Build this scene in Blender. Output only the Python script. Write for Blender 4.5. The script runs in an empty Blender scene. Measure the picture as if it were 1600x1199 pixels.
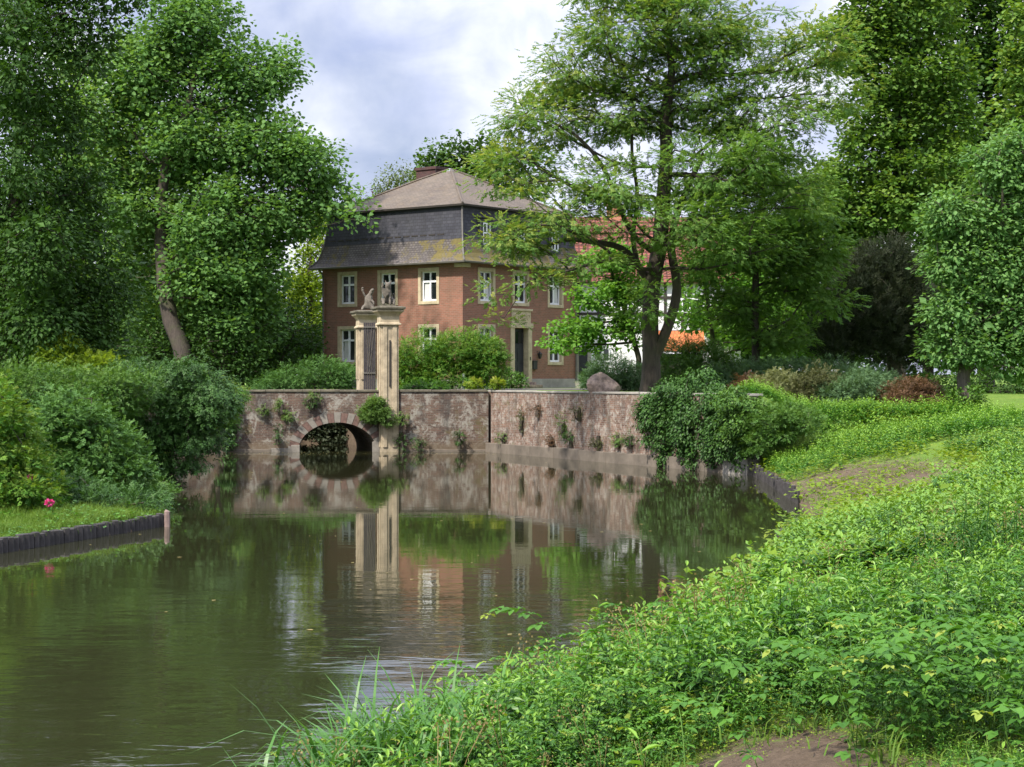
import bpy, math, random
import numpy as np
from mathutils import Vector, Matrix
RNG = np.random.default_rng(7)
random.seed(7)
R = math.radians
S = bpy.context.scene
C = S.collection

# ------------------------------------------------------------------ camera
EYE = 3.3
FP = 2779.0            # focal length in photograph pixels (1600 wide)
HY = 590.0             # horizon row
cam_d = bpy.data.cameras.new('camera'); cam = bpy.data.objects.new('camera', cam_d); C.objects.link(cam)
cam.location = (0, 0, EYE); cam.rotation_euler = (R(90), 0, 0)
cam_d.sensor_width = 36; cam_d.lens = FP/1600*36
cam_d.shift_y = -(599.5-HY)/1600
cam_d.clip_start = 0.1; cam_d.clip_end = 3000
S.camera = cam

# ------------------------------------------------------------------ world, sun, exposure
SUN_EL, SUN_DIR = 50, Vector((-0.64, -0.77, 0))      # the sun stands to the left, slightly behind the camera
SUN_DIR.normalize()
w = bpy.data.worlds.new('World'); S.world = w; w.use_nodes = True
nt = w.node_tree; nt.nodes.clear()
def N(tree, typ, **kw):
    n = tree.nodes.new(typ)
    for k, v in kw.items():
        if k.startswith('i_'): n.inputs[k[2:].replace('_', ' ')].default_value = v
        else: setattr(n, k, v)
    return n
out = N(nt, 'ShaderNodeOutputWorld'); bg = N(nt, 'ShaderNodeBackground'); bg.inputs[1].default_value = 0.115
sky = N(nt, 'ShaderNodeTexSky', sky_type='NISHITA', sun_disc=False)
sky.sun_elevation = R(SUN_EL); sky.sun_rotation = math.atan2(SUN_DIR.x, SUN_DIR.y); sky.air_density = 1.0; sky.dust_density = 1.5
tc = N(nt, 'ShaderNodeTexCoord'); mp = N(nt, 'ShaderNodeMapping'); mp.inputs['Scale'].default_value = (1, 1, 1.5)
mp.inputs['Location'].default_value = (0.33, 0.0, 0.12)
nt.links.new(tc.outputs['Generated'], mp.inputs[0])
n1 = N(nt, 'ShaderNodeTexNoise'); n1.inputs['Scale'].default_value = 5.5; n1.inputs['Detail'].default_value = 7; n1.inputs['Roughness'].default_value = .52; n1.inputs['Distortion'].default_value = .35
n2 = N(nt, 'ShaderNodeTexNoise'); n2.inputs['Scale'].default_value = 13; n2.inputs['Detail'].default_value = 8; n2.inputs['Roughness'].default_value = .55; n2.inputs['Distortion'].default_value = .6
for n in (n1, n2): nt.links.new(mp.outputs[0], n.inputs['Vector'])
r1 = N(nt, 'ShaderNodeValToRGB'); r1.color_ramp.elements[0].position = .30; r1.color_ramp.elements[1].position = .52
nt.links.new(n1.outputs[0], r1.inputs[0])
r2 = N(nt, 'ShaderNodeValToRGB'); r2.color_ramp.elements[0].position = .34; r2.color_ramp.elements[1].position = .66
r2.color_ramp.elements[0].color = (8.2, 9.0, 12.4, 1); r2.color_ramp.elements[1].color = (14.0, 14.3, 15.2, 1)
nt.links.new(n2.outputs[0], r2.inputs[0])
tint = N(nt, 'ShaderNodeMixRGB'); tint.inputs[0].default_value = .45; tint.inputs[2].default_value = (7.0, 8.0, 12.4, 1)
nt.links.new(sky.outputs[0], tint.inputs[1])
mx = N(nt, 'ShaderNodeMixRGB'); nt.links.new(r1.outputs[0], mx.inputs[0]); nt.links.new(tint.outputs[0], mx.inputs[1]); nt.links.new(r2.outputs[0], mx.inputs[2])
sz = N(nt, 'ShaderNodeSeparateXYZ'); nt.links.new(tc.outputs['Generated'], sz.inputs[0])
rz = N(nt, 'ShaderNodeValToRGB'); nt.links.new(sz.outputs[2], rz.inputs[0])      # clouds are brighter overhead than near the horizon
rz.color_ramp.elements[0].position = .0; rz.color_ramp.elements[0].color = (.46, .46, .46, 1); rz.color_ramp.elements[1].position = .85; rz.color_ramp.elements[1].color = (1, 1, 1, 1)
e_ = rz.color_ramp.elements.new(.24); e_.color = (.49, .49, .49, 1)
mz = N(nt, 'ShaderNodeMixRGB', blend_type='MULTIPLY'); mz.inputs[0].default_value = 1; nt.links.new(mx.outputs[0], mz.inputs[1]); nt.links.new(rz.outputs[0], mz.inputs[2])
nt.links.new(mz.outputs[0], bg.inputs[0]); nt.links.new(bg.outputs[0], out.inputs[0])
sd = bpy.data.lights.new('sun', 'SUN'); sd.energy = 4.3; sd.angle = R(3.0); sd.color = (1, .93, .82)
so = bpy.data.objects.new('sun', sd); C.objects.link(so)
sv = Vector((SUN_DIR.x*math.cos(R(SUN_EL)), SUN_DIR.y*math.cos(R(SUN_EL)), math.sin(R(SUN_EL))))
so.rotation_euler = sv.to_track_quat('Z', 'Y').to_euler(); so.location = (-30, -20, 60)
S.view_settings.view_transform = 'Standard'; S.view_settings.look = 'None'; S.view_settings.gamma = 1
S.view_settings.exposure = 0.70
S.render.engine = 'CYCLES'
cy = S.cycles; cy.max_bounces = 6; cy.diffuse_bounces = 3; cy.glossy_bounces = 3; cy.transmission_bounces = 4; cy.transparent_max_bounces = 4
cy.use_denoising = True; cy.caustics_reflective = False; cy.caustics_refractive = False

# ------------------------------------------------------------------ helpers
def at(px, py, Y):
    return Vector(((px-800)/FP*Y, Y, EYE-(py-HY)/FP*Y))
def X(px, Y): return (px-800)/FP*Y
def Z(py, Y): return EYE-(py-HY)/FP*Y
def tag(o, label=None, cat=None, group=None, kind=None):
    if label: o['label'] = label
    if cat: o['category'] = cat
    if group: o['group'] = group
    if kind: o['kind'] = kind
    return o
def empty(name, loc, rz=0, label=None, cat=None, group=None):
    o = bpy.data.objects.new(name, None); C.objects.link(o); o.location = loc; o.rotation_euler = (0, 0, rz)
    return tag(o, label, cat, group)
class MB:
    """collects boxes, quads and tubes, links them as one mesh with uv in metres"""
    def __init__(s): s.v = []; s.f = []; s.uv = []; s.sm = []
    def poly(s, pts, uvs=None, sm=False):
        b = len(s.v); s.v += [tuple(p) for p in pts]; s.f.append(list(range(b, b+len(pts))))
        s.uv += list(uvs) if uvs else [(p[0]+p[1], p[2]) for p in pts]; s.sm.append(sm)
    def box(s, x0, x1, y0, y1, z0, z1, M=None, bev=0):
        c = [(x, y, z) for x in (x0, x1) for y in (y0, y1) for z in (z0, z1)]
        if M: c = [tuple(M(*p)) for p in c]
        for idx, (ua, ub) in (((0, 1, 3, 2), (1, 2)), ((4, 6, 7, 5), (1, 2)), ((0, 4, 5, 1), (0, 2)), ((2, 3, 7, 6), (0, 2)), ((0, 2, 6, 4), (0, 1)), ((1, 5, 7, 3), (0, 1))):
            o = [(x, y, z) for x in (x0, x1) for y in (y0, y1) for z in (z0, z1)]
            s.poly([c[i] for i in idx], [(o[i][ua], o[i][ub]) for i in idx])
    def tube(s, pts, rad, n=8, caps=True):
        pts = [Vector(p) for p in pts]; rings = []
        if not hasattr(rad, '__len__'): rad = [rad]*len(pts)
        L = 0
        for i, p in enumerate(pts):
            d = (pts[min(i+1, len(pts)-1)]-pts[max(i-1, 0)]).normalized()
            a = d.cross(Vector((0, 1, 0.13))).normalized(); b = d.cross(a)
            if i: L += (pts[i]-pts[i-1]).length
            rings.append(([p+rad[i]*(math.cos(2*math.pi*k/n)*a+math.sin(2*math.pi*k/n)*b) for k in range(n)], L))
        for (r0, l0), (r1, l1) in zip(rings, rings[1:]):
            for k in range(n):
                q = (k+1) % n; e = 2*math.pi*rad[0]/n
                s.poly([r0[k], r0[q], r1[q], r1[k]], [(k*e, l0), (k*e+e, l0), (k*e+e, l1), (k*e, l1)], True)
        if caps:
            s.poly(rings[0][0][::-1]); s.poly(rings[-1][0])
    def prof(s, prof, cx, cy, M=None):
        """square-plan profile [(half, z), ...] turned round the four sides"""
        for (h0, z0), (h1, z1) in zip(prof, prof[1:]):
            for k in range(4):
                a, b = [(-1, -1), (1, -1), (1, 1), (-1, 1), (-1, -1)][k:k+2]
                P = [(cx+a[0]*h0, cy+a[1]*h0, z0), (cx+b[0]*h0, cy+b[1]*h0, z0), (cx+b[0]*h1, cy+b[1]*h1, z1), (cx+a[0]*h1, cy+a[1]*h1, z1)]
                s.poly([M(*p) for p in P] if M else P, [(0, z0+h0), (2*h0, z0+h0), (2*h0, z1+h1), (0, z1+h1)])
        for (h, z) in (prof[0], prof[-1]):
            P = [(cx-h, cy-h, z), (cx+h, cy-h, z), (cx+h, cy+h, z), (cx-h, cy+h, z)]
            s.poly([M(*p) for p in P] if M else P)
    def build(s, name, mat, parent=None, bevel=0, weld=False):
        me = bpy.data.meshes.new(name); me.from_pydata(s.v, [], s.f); me.materials.append(mat)
        ul = me.uv_layers.new(name='uv'); flat = [c for f in s.f for i in f for c in s.uv[i]]
        ul.data.foreach_set('uv', flat); me.polygons.foreach_set('use_smooth', s.sm)
        o = bpy.data.objects.new(name, me); C.objects.link(o)
        if parent: o.parent = parent
        if bevel or weld:
            import bmesh
            bm = bmesh.new(); bm.from_mesh(me); bmesh.ops.remove_doubles(bm, verts=bm.verts, dist=1e-4); bmesh.ops.recalc_face_normals(bm, faces=bm.faces); bm.to_mesh(me); bm.free()
        if bevel:
            m = o.modifiers.new('bevel', 'BEVEL'); m.width = bevel; m.segments = 2; m.limit_method = 'ANGLE'
        return o
def build_np(name, V, F, mat, parent=None, attr=None, smooth=False):
    """V (n,3); F list of index arrays with a fixed corner count; attr (n,3) in 0..1"""
    me = bpy.data.meshes.new(name); me.vertices.add(len(V)); me.vertices.foreach_set('co', np.asarray(V, np.float32).ravel())
    F = [f for f in F if len(f)]
    loops = np.concatenate([f.ravel() for f in F]); tot = np.concatenate([np.full(len(f), f.shape[1]) for f in F])
    st = np.concatenate([[0], np.cumsum(tot)[:-1]])
    me.loops.add(len(loops)); me.loops.foreach_set('vertex_index', loops.astype(np.int32))
    me.polygons.add(len(tot)); me.polygons.foreach_set('loop_start', st.astype(np.int32)); me.polygons.foreach_set('loop_total', tot.astype(np.int32))
    me.polygons.foreach_set('use_smooth', np.full(len(tot), smooth))
    me.materials.append(mat)
    if attr is not None:
        a = me.attributes.new('tint', 'FLOAT_COLOR', 'POINT')
        a.data.foreach_set('color', np.concatenate([attr, np.ones((len(attr), 1))], 1).astype(np.float32).ravel())
    me.update(calc_edges=True)
    o = bpy.data.objects.new(name, me); C.objects.link(o)
    if parent: o.parent = parent
    return o
def norm(a): return a/np.maximum(np.linalg.norm(a, axis=-1, keepdims=True), 1e-9)
def frames(d, n):
    """x axis along d, z axis near n"""
    d = norm(d); y = norm(np.cross(n, d)); z = np.cross(d, y)
    return np.stack([d, y, z], -1)
class Tpl:
    def __init__(s, V, Q=None, T=None, A=None):
        s.V = np.asarray(V, float); s.Q = np.asarray(Q if Q is not None else np.zeros((0, 4)), int).reshape(-1, 4); s.T = np.asarray(T if T is not None else np.zeros((0, 3)), int).reshape(-1, 3)
        s.A = np.asarray(A, float) if A is not None else np.zeros((len(V), 3))
def inst(t, pos, Rm, sc):
    n = len(pos); sc = np.broadcast_to(np.asarray(sc, float), (n,))
    V = np.einsum('nij,vj->nvi', Rm, t.V)*sc[:, None, None]+pos[:, None, :]
    off = (np.arange(n)*len(t.V))[:, None, None]
    return V.reshape(-1, 3), (t.Q[None]+off).reshape(-1, 4), (t.T[None]+off).reshape(-1, 3), np.tile(t.A, (n, 1))
class Acc:
    def __init__(s): s.V = []; s.Q = []; s.T = []; s.A = []; s.n = 0
    def add(s, V, Q, T, A):
        s.V.append(V); s.Q.append(Q+s.n); s.T.append(T+s.n); s.A.append(A); s.n += len(V)
    def build(s, name, mat, parent=None):
        return build_np(name, np.concatenate(s.V), [np.concatenate(s.Q), np.concatenate(s.T)], mat, parent, np.clip(np.concatenate(s.A), 0, 1))

# ------------------------------------------------------------------ materials
def mat(name):
    m = bpy.data.materials.new(name); m.use_nodes = True; t = m.node_tree; t.nodes.clear()
    o = t.nodes.new('ShaderNodeOutputMaterial'); p = t.nodes.new('ShaderNodeBsdfPrincipled'); t.links.new(p.outputs[0], o.inputs[0])
    return m, t, p, o
def L(t, a, b): t.links.new(a, b)
def noise(t, vec, scale, detail=5, rough=.6, dist=0):
    n = N(t, 'ShaderNodeTexNoise'); n.inputs['Scale'].default_value = scale; n.inputs['Detail'].default_value = detail; n.inputs['Roughness'].default_value = rough; n.inputs['Distortion'].default_value = dist
    if vec is not None: L(t, vec, n.inputs['Vector'])
    return n.outputs[0]
def ramp(t, fac, stops):
    r = N(t, 'ShaderNodeValToRGB'); e = r.color_ramp.elements
    e[0].position = stops[0][0]; e[1].position = stops[-1][0]
    for p, c in stops[1:-1]: e.new(p)
    for k, (p, c) in enumerate(sorted(stops, key=lambda q: q[0])):
        e[k].position = p; e[k].color = (*c, 1) if hasattr(c, '__len__') else (c, c, c, 1)
    L(t, fac, r.inputs[0]); return r.outputs[0]
def mix(t, fac, a, b, mode='MIX'):
    m = N(t, 'ShaderNodeMixRGB', blend_type=mode)
    for k, v in ((0, fac), (1, a), (2, b)):
        if isinstance(v, (int, float)): m.inputs[k].default_value = v if k == 0 else (v, v, v, 1)
        elif isinstance(v, tuple): m.inputs[k].default_value = (*v, 1)
        else: L(t, v, m.inputs[k])
    return m.outputs[0]
def bump(t, p, h, strength=.5, dist=.02):
    b = N(t, 'ShaderNodeBump'); b.inputs['Strength'].default_value = strength; b.inputs['Distance'].default_value = dist
    L(t, h, b.inputs['Height']); L(t, b.outputs[0], p.inputs['Normal'])
def coord(t, kind='Object', sc=(1, 1, 1)):
    c = N(t, 'ShaderNodeTexCoord'); m = N(t, 'ShaderNodeMapping'); m.inputs['Scale'].default_value = sc
    L(t, c.outputs[kind], m.inputs[0]); return m.outputs[0]
def leafmat(name, dark, light, young, trans=.32, rough=.58, spec=.22):
    m, t, p, o = mat(name)
    a = N(t, 'ShaderNodeAttribute', attribute_name='tint'); sp = N(t, 'ShaderNodeSeparateColor'); L(t, a.outputs['Color'], sp.inputs[0])
    f = N(t, 'ShaderNodeMath', operation='MULTIPLY_ADD'); L(t, sp.outputs[0], f.inputs[0]); f.inputs[1].default_value = .55
    g = N(t, 'ShaderNodeMath', operation='MULTIPLY'); L(t, sp.outputs[1], g.inputs[0]); g.inputs[1].default_value = .45; L(t, g.outputs[0], f.inputs[2])
    c = mix(t, f.outputs[0], dark, light); c = mix(t, sp.outputs[2], c, young)
    L(t, c, p.inputs['Base Color']); p.inputs['Roughness'].default_value = rough; p.inputs['Specular IOR Level'].default_value = spec
    tr = N(t, 'ShaderNodeBsdfTranslucent'); tcol = mix(t, 1.0, c, (1.35, 1.3, .55), 'MULTIPLY'); L(t, tcol, tr.inputs[0])
    ms = N(t, 'ShaderNodeMixShader'); ms.inputs[0].default_value = trans; L(t, p.outputs[0], ms.inputs[1]); L(t, tr.outputs[0], ms.inputs[2]); L(t, ms.outputs[0], o.inputs[0])
    return m
def plain(name, col, rough=.7, var=.25, nscale=3, metal=0, bmp=.3, vec='Object'):
    m, t, p, o = mat(name); v = coord(t, vec)
    n = noise(t, v, nscale, 6, .65)
    c = mix(t, ramp(t, n, [(.3, 0.), (.7, 1.)]), tuple(x*(1-var) for x in col), tuple(min(1, x*(1+var)) for x in col))
    L(t, c, p.inputs['Base Color']); p.inputs['Roughness'].default_value = rough; p.inputs['Metallic'].default_value = metal
    if bmp: bump(t, p, noise(t, v, nscale*8, 4), bmp, .01)
    return m
def brickmat(name, c1, c2, mortar, bw=.25, bh=.075, ms=.012, stain=None, stain_rng=(.5, .62), stain_sc=1.1, dirt=(.05, .05, .045), dirt_amt=.35, moss=0, base_z=None, offset=.5, moss_y=False):
    m, t, p, o = mat(name); uv = coord(t, 'UV'); ob = coord(t, 'Object')
    b = N(t, 'ShaderNodeTexBrick'); L(t, uv, b.inputs['Vector']); b.inputs['Scale'].default_value = 1; b.inputs['Brick Width'].default_value = bw; b.inputs['Row Height'].default_value = bh
    b.inputs['Mortar Size'].default_value = ms; b.inputs['Mortar Smooth'].default_value = .3; b.inputs['Bias'].default_value = -.1; b.offset = offset
    b.inputs['Color1'].default_value = (*c1, 1); b.inputs['Color2'].default_value = (*c2, 1); b.inputs['Mortar'].default_value = (*mortar, 1)
    n = noise(t, ob, .7, 6, .65, .4); n2 = noise(t, ob, 3.2, 6, .7)
    c = mix(t, ramp(t, n, [(.35, 0.), (.7, 1.)]), b.outputs[0], mix(t, 1.0, b.outputs[0], (.72, .7, .74), 'MULTIPLY'))
    c = mix(t, ramp(t, n2, [(.3, 0.), (.75, .6)]), c, mix(t, 1.0, c, (1.3, 1.22, 1.15), 'MULTIPLY'))
    if stain:
        ns = noise(t, ob, stain_sc, 9, .72, .6); nf = noise(t, ob, 9, 6, .75)
        f = mix(t, .35, ns, nf); f = ramp(t, f, [(stain_rng[0], 0.), (stain_rng[1], .85)])
        c = mix(t, f, c, stain)
    if dirt_amt:
        nd = noise(t, coord(t, 'Object', (1, 1, .35)), 1.7, 8, .7, .3); c = mix(t, ramp(t, nd, [(.5, 0.), (.68, dirt_amt)]), c, dirt)
    if moss:
        nm = noise(t, ob, 1.3, 8, .72, .5); c = mix(t, ramp(t, nm, [(.56, 0.), (.66, moss)]), c, (.10, .09, .02))
    if moss_y:
        sx = N(t, 'ShaderNodeSeparateXYZ'); L(t, ob, sx.inputs[0]); nm = noise(t, ob, 1.6, 9, .75, .4)
        a = ramp(t, N(t, 'ShaderNodeMath', operation='MULTIPLY').outputs[0], [(0, 0.), (1, 1.)]); dv = [n for n in t.nodes if n.type == 'MATH'][-1]; L(t, sx.outputs[1], dv.inputs[0]); dv.inputs[1].default_value = .1
        t.nodes.remove([n for n in t.nodes if n.type == 'VALTORGB'][-1])
        k = ramp(t, dv.outputs[0], [(.0, .17), (.22, .15), (.46, .02), (.80, .0), (.86, .12), (1.0, .1)])
        ad = N(t, 'ShaderNodeMath', operation='ADD'); L(t, nm, ad.inputs[0]); L(t, k, ad.inputs[1])
        c = mix(t, ramp(t, ad.outputs[0], [(.62, 0.), (.70, .9)]), c, mix(t, noise(t, ob, 6, 5, .7), (.055, .048, .014), (.20, .155, .035)))
    if base_z:
        sx = N(t, 'ShaderNodeSeparateXYZ'); L(t, ob, sx.inputs[0]); nb = noise(t, ob, 2.5, 6, .7)
        ad = N(t, 'ShaderNodeMath', operation='MULTIPLY_ADD'); L(t, nb, ad.inputs[0]); ad.inputs[1].default_value = .9; L(t, sx.outputs[2], ad.inputs[2])
        c = mix(t, ramp(t, ad.outputs[0], [(base_z, .75), (base_z+.35, 0.)]), c, (.13, .095, .06))
    L(t, c, p.inputs['Base Color']); p.inputs['Roughness'].default_value = .85
    bump(t, p, mix(t, .4, b.outputs[1], n2), .4, -.01)
    return m
def barkmat(name, c, moss=(.05, .06, .02)):
    m, t, p, o = mat(name); v = coord(t, 'Object', (9, 9, 1.6)); n = noise(t, v, 1.3, 8, .7, .5); g = noise(t, coord(t, 'Object'), 1.2, 5)
    col = mix(t, ramp(t, n, [(.3, 0.), (.68, 1.)]), tuple(x*.45 for x in c), tuple(x*1.35 for x in c)); col = mix(t, ramp(t, g, [(.45, 0.), (.65, .6)]), col, moss)
    L(t, col, p.inputs['Base Color']); p.inputs['Roughness'].default_value = .9; bump(t, p, n, .8, .05); return m

M = {}
M['brick'] = brickmat('house_brick', (.42, .078, .060), (.74, .185, .135), (.60, .42, .35), bw=.28, bh=.095, ms=.011, dirt_amt=.5, dirt=(.13, .06, .045), base_z=3.0)
M['wall_a'] = brickmat('old_brick_dark', (.075, .042, .032), (.15, .088, .064), (.14, .125, .10), stain=(.30, .285, .25), stain_rng=(.49, .58), stain_sc=2.4, dirt_amt=.75, dirt=(.035, .03, .028), moss=.5, base_z=.75)  # dark old brick, darkened further in colour to stand for partial shade
M['wall_b'] = brickmat('old_brick_pale', (.125, .065, .046), (.26, .15, .105), (.22, .19, .155), stain=(.41, .385, .34), stain_rng=(.48, .60), stain_sc=3.6, dirt_amt=.8, dirt=(.055, .042, .032), moss=.5)
M['chim'] = brickmat('chimney_brick', (.055, .024, .026), (.09, .035, .034), (.07, .05, .045), dirt_amt=.4)
M['chim_o'] = brickmat('orange_brick', (.42, .13, .06), (.50, .18, .08), (.4, .3, .22), dirt_amt=.2)
M['slate'] = brickmat('dark_slate', (.035, .037, .05), (.055, .057, .072), (.018, .018, .022), bw=.3, bh=.17, ms=.012, dirt_amt=.4, dirt=(.02, .02, .02))
M['shingle'] = brickmat('grey_shingle', (.095, .085, .083), (.15, .135, .13), (.035, .03, .03), bw=.22, bh=.13, ms=.016, dirt_amt=.55, dirt=(.045, .035, .015), moss=.4, moss_y=True)
M['hiproof'] = brickmat('brown_shingle', (.105, .088, .070), (.15, .125, .10), (.08, .06, .045), bw=.25, bh=.12, ms=.012, dirt_amt=.3, dirt=(.16, .11, .05))
M['redtile'] = brickmat('red_clay_tile', (.17, .055, .04), (.25, .085, .06), (.07, .022, .018), bw=.24, bh=.34, ms=.05, dirt_amt=.3, dirt=(.15, .05, .04), offset=0)
M['sand'] = plain('sandstone', (.45, .375, .25), .8, .22, 4)
M['sandgrey'] = plain('weathered_sandstone', (.42, .345, .24), .85, .35, 2.6, bmp=.6)
M['beast'] = plain('lichen_stone', (.13, .112, .092), .9, .5, 6, bmp=.9)
M['stonedark'] = plain('mossy_cap_stone', (.13, .115, .085), .9, .45, 5, bmp=.6)
M['ring'] = plain('ring_brick', (.14, .085, .07), .9, .4, 5, bmp=.5)
M['vous'] = plain('arch_stone', (.21, .19, .165), .85, .25, 4, bmp=.5)
M['white'] = plain('white_paint', (.78, .79, .82), .45, .05, 3, bmp=0)
M['render'] = plain('white_render', (.72, .71, .74), .8, .08, 1, bmp=.1)
M['timber'] = plain('dark_timber', (.03, .024, .02), .7, .3, 5)
M['gatewood'] = plain('weathered_planks', (.045, .038, .042), .8, .4, 7)
M['metal'] = plain('grey_metal', (.30, .33, .36), .45, .1, 4, metal=.3, bmp=0)
M['zinc'] = plain('gutter_zinc', (.12, .11, .10), .5, .2, 4, bmp=0)
M['iron'] = plain('black_iron', (.012, .012, .014), .5, .2, 4, bmp=0)
M['door'] = plain('dark_door', (.022, .025, .032), .35, .2, 4, bmp=0)
M['concrete'] = plain('stained_concrete', (.15, .125, .10), .9, .35, 1.4, bmp=.5)
M['cement'] = plain('grey_concrete', (.30, .28, .25), .9, .3, 1.2, bmp=.4)
M['rock'] = plain('granite_boulder', (.27, .20, .165), .9, .7, 3.4, bmp=1.2)
M['pile'] = plain('tarred_pile', (.04, .036, .036), .8, .5, 6, bmp=.6)
M['post'] = plain('faded_post', (.24, .17, .15), .85, .3, 6, bmp=.4)
M['curtain'] = plain('curtain_cloth', (.55, .55, .55), .9, .1, 4, bmp=0)
M['paving'] = plain('cobbled_drive', (.10, .085, .085), .9, .3, 6, bmp=.4)
M['orange'] = brickmat('orange_tile', (.40, .12, .035), (.50, .17, .05), (.3, .08, .02), bw=.2, bh=.3, ms=.03, dirt_amt=.1)
M['pink'] = leafmat('pink_petals', (.55, .05, .22), (.8, .12, .35), (.8, .2, .4), .2)
m, t, p, o = mat('window_glass'); M['glass'] = m
p.inputs['Base Color'].default_value = (.012, .016, .02, 1); p.inputs['Roughness'].default_value = .06; p.inputs['Specular IOR Level'].default_value = .6
v = coord(t); L(t, mix(t, ramp(t, noise(t, v, .8, 3), [(.4, 0.), (.65, 1.)]), (.008, .012, .014), (.03, .036, .034)), p.inputs['Base Color'])
M['bark'] = barkmat('brown_bark', (.10, .075, .055)); M['bark_dark'] = barkmat('dark_bark', (.055, .043, .034)); M['bark_grey'] = barkmat('grey_bark', (.13, .11, .09))
# foliage
G = lambda *a, **k: leafmat(*a, **k)
M['plane'] = G('plane_leaves', (.055, .14, .034), (.15, .29, .078), (.30, .44, .10), trans=.4)
M['darkleaf'] = G('dark_green_leaves', (.018, .052, .009), (.062, .14, .024), (.13, .22, .04), trans=.28)  # plain dark green leaf colour for limes, evergreens and wood trees
M['pinnate'] = G('pinnate_leaves', (.070, .165, .034), (.175, .315, .072), (.38, .41, .10), trans=.45)
M['maple'] = G('fresh_maple_leaves', (.07, .19, .022), (.17, .36, .05), (.26, .42, .08), trans=.42)
M['linden'] = G('linden_leaves', (.045, .115, .02), (.13, .25, .04), (.26, .36, .06), trans=.33)
M['yew'] = G('yew_needles', (.014, .026, .012), (.035, .046, .02), (.06, .06, .028), trans=.1)
M['walnut'] = G('walnut_leaves', (.07, .17, .045), (.16, .31, .09), (.28, .42, .13), trans=.38)
M['yellowgreen'] = G('yellow_green_leaves', (.12, .21, .02), (.24, .35, .035), (.34, .42, .05), trans=.45)
M['copper'] = G('copper_leaves', (.035, .012, .012), (.09, .025, .02), (.12, .05, .03), trans=.2)
M['olive'] = G('olive_leaves', (.06, .09, .025), (.12, .17, .05), (.18, .22, .07), trans=.3)
M['bankbush'] = G('dark_glossy_leaves', (.028, .085, .013), (.09, .20, .030), (.19, .30, .045), trans=.28, rough=.48, spec=.3)
M['dogwood'] = G('bluish_leaves', (.038, .105, .024), (.10, .215, .050), (.18, .30, .06), trans=.28)
M['redbush'] = G('reddish_bush_leaves', (.075, .05, .028), (.17, .095, .05), (.26, .14, .08), trans=.22)
M['brownbush'] = G('brown_green_leaves', (.05, .065, .024), (.11, .12, .045), (.18, .17, .08), trans=.22)
M['palebush'] = G('variegated_leaves', (.08, .10, .035), (.22, .25, .10), (.5, .5, .26), trans=.25)
M['hedgeleaf'] = G('soft_hedge_leaves', (.05, .11, .05), (.12, .21, .09), (.18, .28, .12), trans=.25)
M['hydrangea'] = G('garden_bush_leaves', (.04, .125, .018), (.12, .27, .035), (.34, .38, .07), trans=.35)
M['ivy'] = G('ivy_leaves', (.020, .062, .012), (.055, .135, .024), (.11, .22, .035), trans=.2, rough=.5, spec=.3)
M['herb'] = G('bank_herb_leaves', (.026, .095, .012), (.105, .275, .026), (.23, .40, .05), trans=.34, rough=.42, spec=.42)
M['herb_dark'] = G('blue_green_herb_leaves', (.018, .070, .012), (.07, .19, .022), (.16, .30, .04), trans=.26, rough=.48, spec=.3)
M['herb_yel'] = G('pale_herb_leaves', (.10, .18, .014), (.20, .31, .025), (.38, .38, .08), trans=.4)
M['bramble'] = G('bramble_leaves', (.035, .115, .018), (.11, .26, .034), (.30, .36, .06), trans=.33)
M['grass'] = G('grass_blades', (.05, .12, .014), (.12, .23, .028), (.24, .30, .06), trans=.35)
M['reed'] = G('broad_grass_blades', (.04, .13, .03), (.08, .22, .045), (.16, .30, .07), trans=.3, rough=.35)
M['wallplant'] = G('wall_plant_leaves', (.07, .15, .03), (.15, .26, .06), (.34, .36, .12), trans=.3)
# ------------------------------------------------------------------ terrain
SHORE_R = [(-3.4, -3), (-2.4, 3), (-1.75, 6), (-1.55, 9), (-1.35, 11.5), (-.85, 13.8), (.1, 16.5), (1.3, 19.5), (2.4, 23), (4.0, 28), (5.3, 34.8), (6.9, 40), (7.5, 46), (8.0, 55), (8.2, 60.2)]
WALLP = [(8.2, 60.2), (-1.05, 79.0), (-14.5, 79.4)]
SHORE_L = [(-14.5, 79.4), (-12.6, 66), (-10.9, 57), (-9.3, 47), (-7.75, 39.6), (-9.7, 33.3), (-12.5, 28), (-19, 22), (-30, 17), (-90, 14), (-90, -12)]
MOAT = np.array(SHORE_R+[(8.55, 60.45), (-.72, 79.32), (-14.5, 79.72)]+SHORE_L, float)
CHAN = np.array([(-7.75, 79.2), (-9.15, 84.3), (-11.5, 92), (-16, 99), (-42, 104)], float)
def seg_dist(P, A, B):
    d = B-A; t = np.clip(((P-A)@d)/(d@d), 0, 1); return np.linalg.norm(P-A-t[:, None]*d, axis=1)
def poly_dist(P, pts, closed=False):
    n = len(pts); D = np.full(len(P), 1e9)
    for i in range(n if closed else n-1): D = np.minimum(D, seg_dist(P, pts[i], pts[(i+1) % n]))
    return D
def inside(P, poly):
    x, y = P[:, 0], P[:, 1]; c = np.zeros(len(P), bool); n = len(poly)
    for i in range(n):
        x1, y1 = poly[i]; x2, y2 = poly[(i+1) % n]
        k = ((y1 > y) != (y2 > y)) & (x < (x2-x1)*(y-y1)/((y2-y1) if y2 != y1 else 1e-9)+x1); c ^= k
    return c
def sm(x): x = np.clip(x, 0, 1); return x*x*(3-2*x)
def vnoise(x, y, s, seed=0):
    r = 0
    for k, a in ((1, 1), (2.1, .5), (4.3, .25)):
        r = r+a*np.sin(x*s*k*1.3+seed+1.7*np.sin(y*s*k*.9+seed*2))*np.cos(y*s*k*1.1-seed+1.3*np.sin(x*s*k*.8+seed))
    return r/1.75
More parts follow.
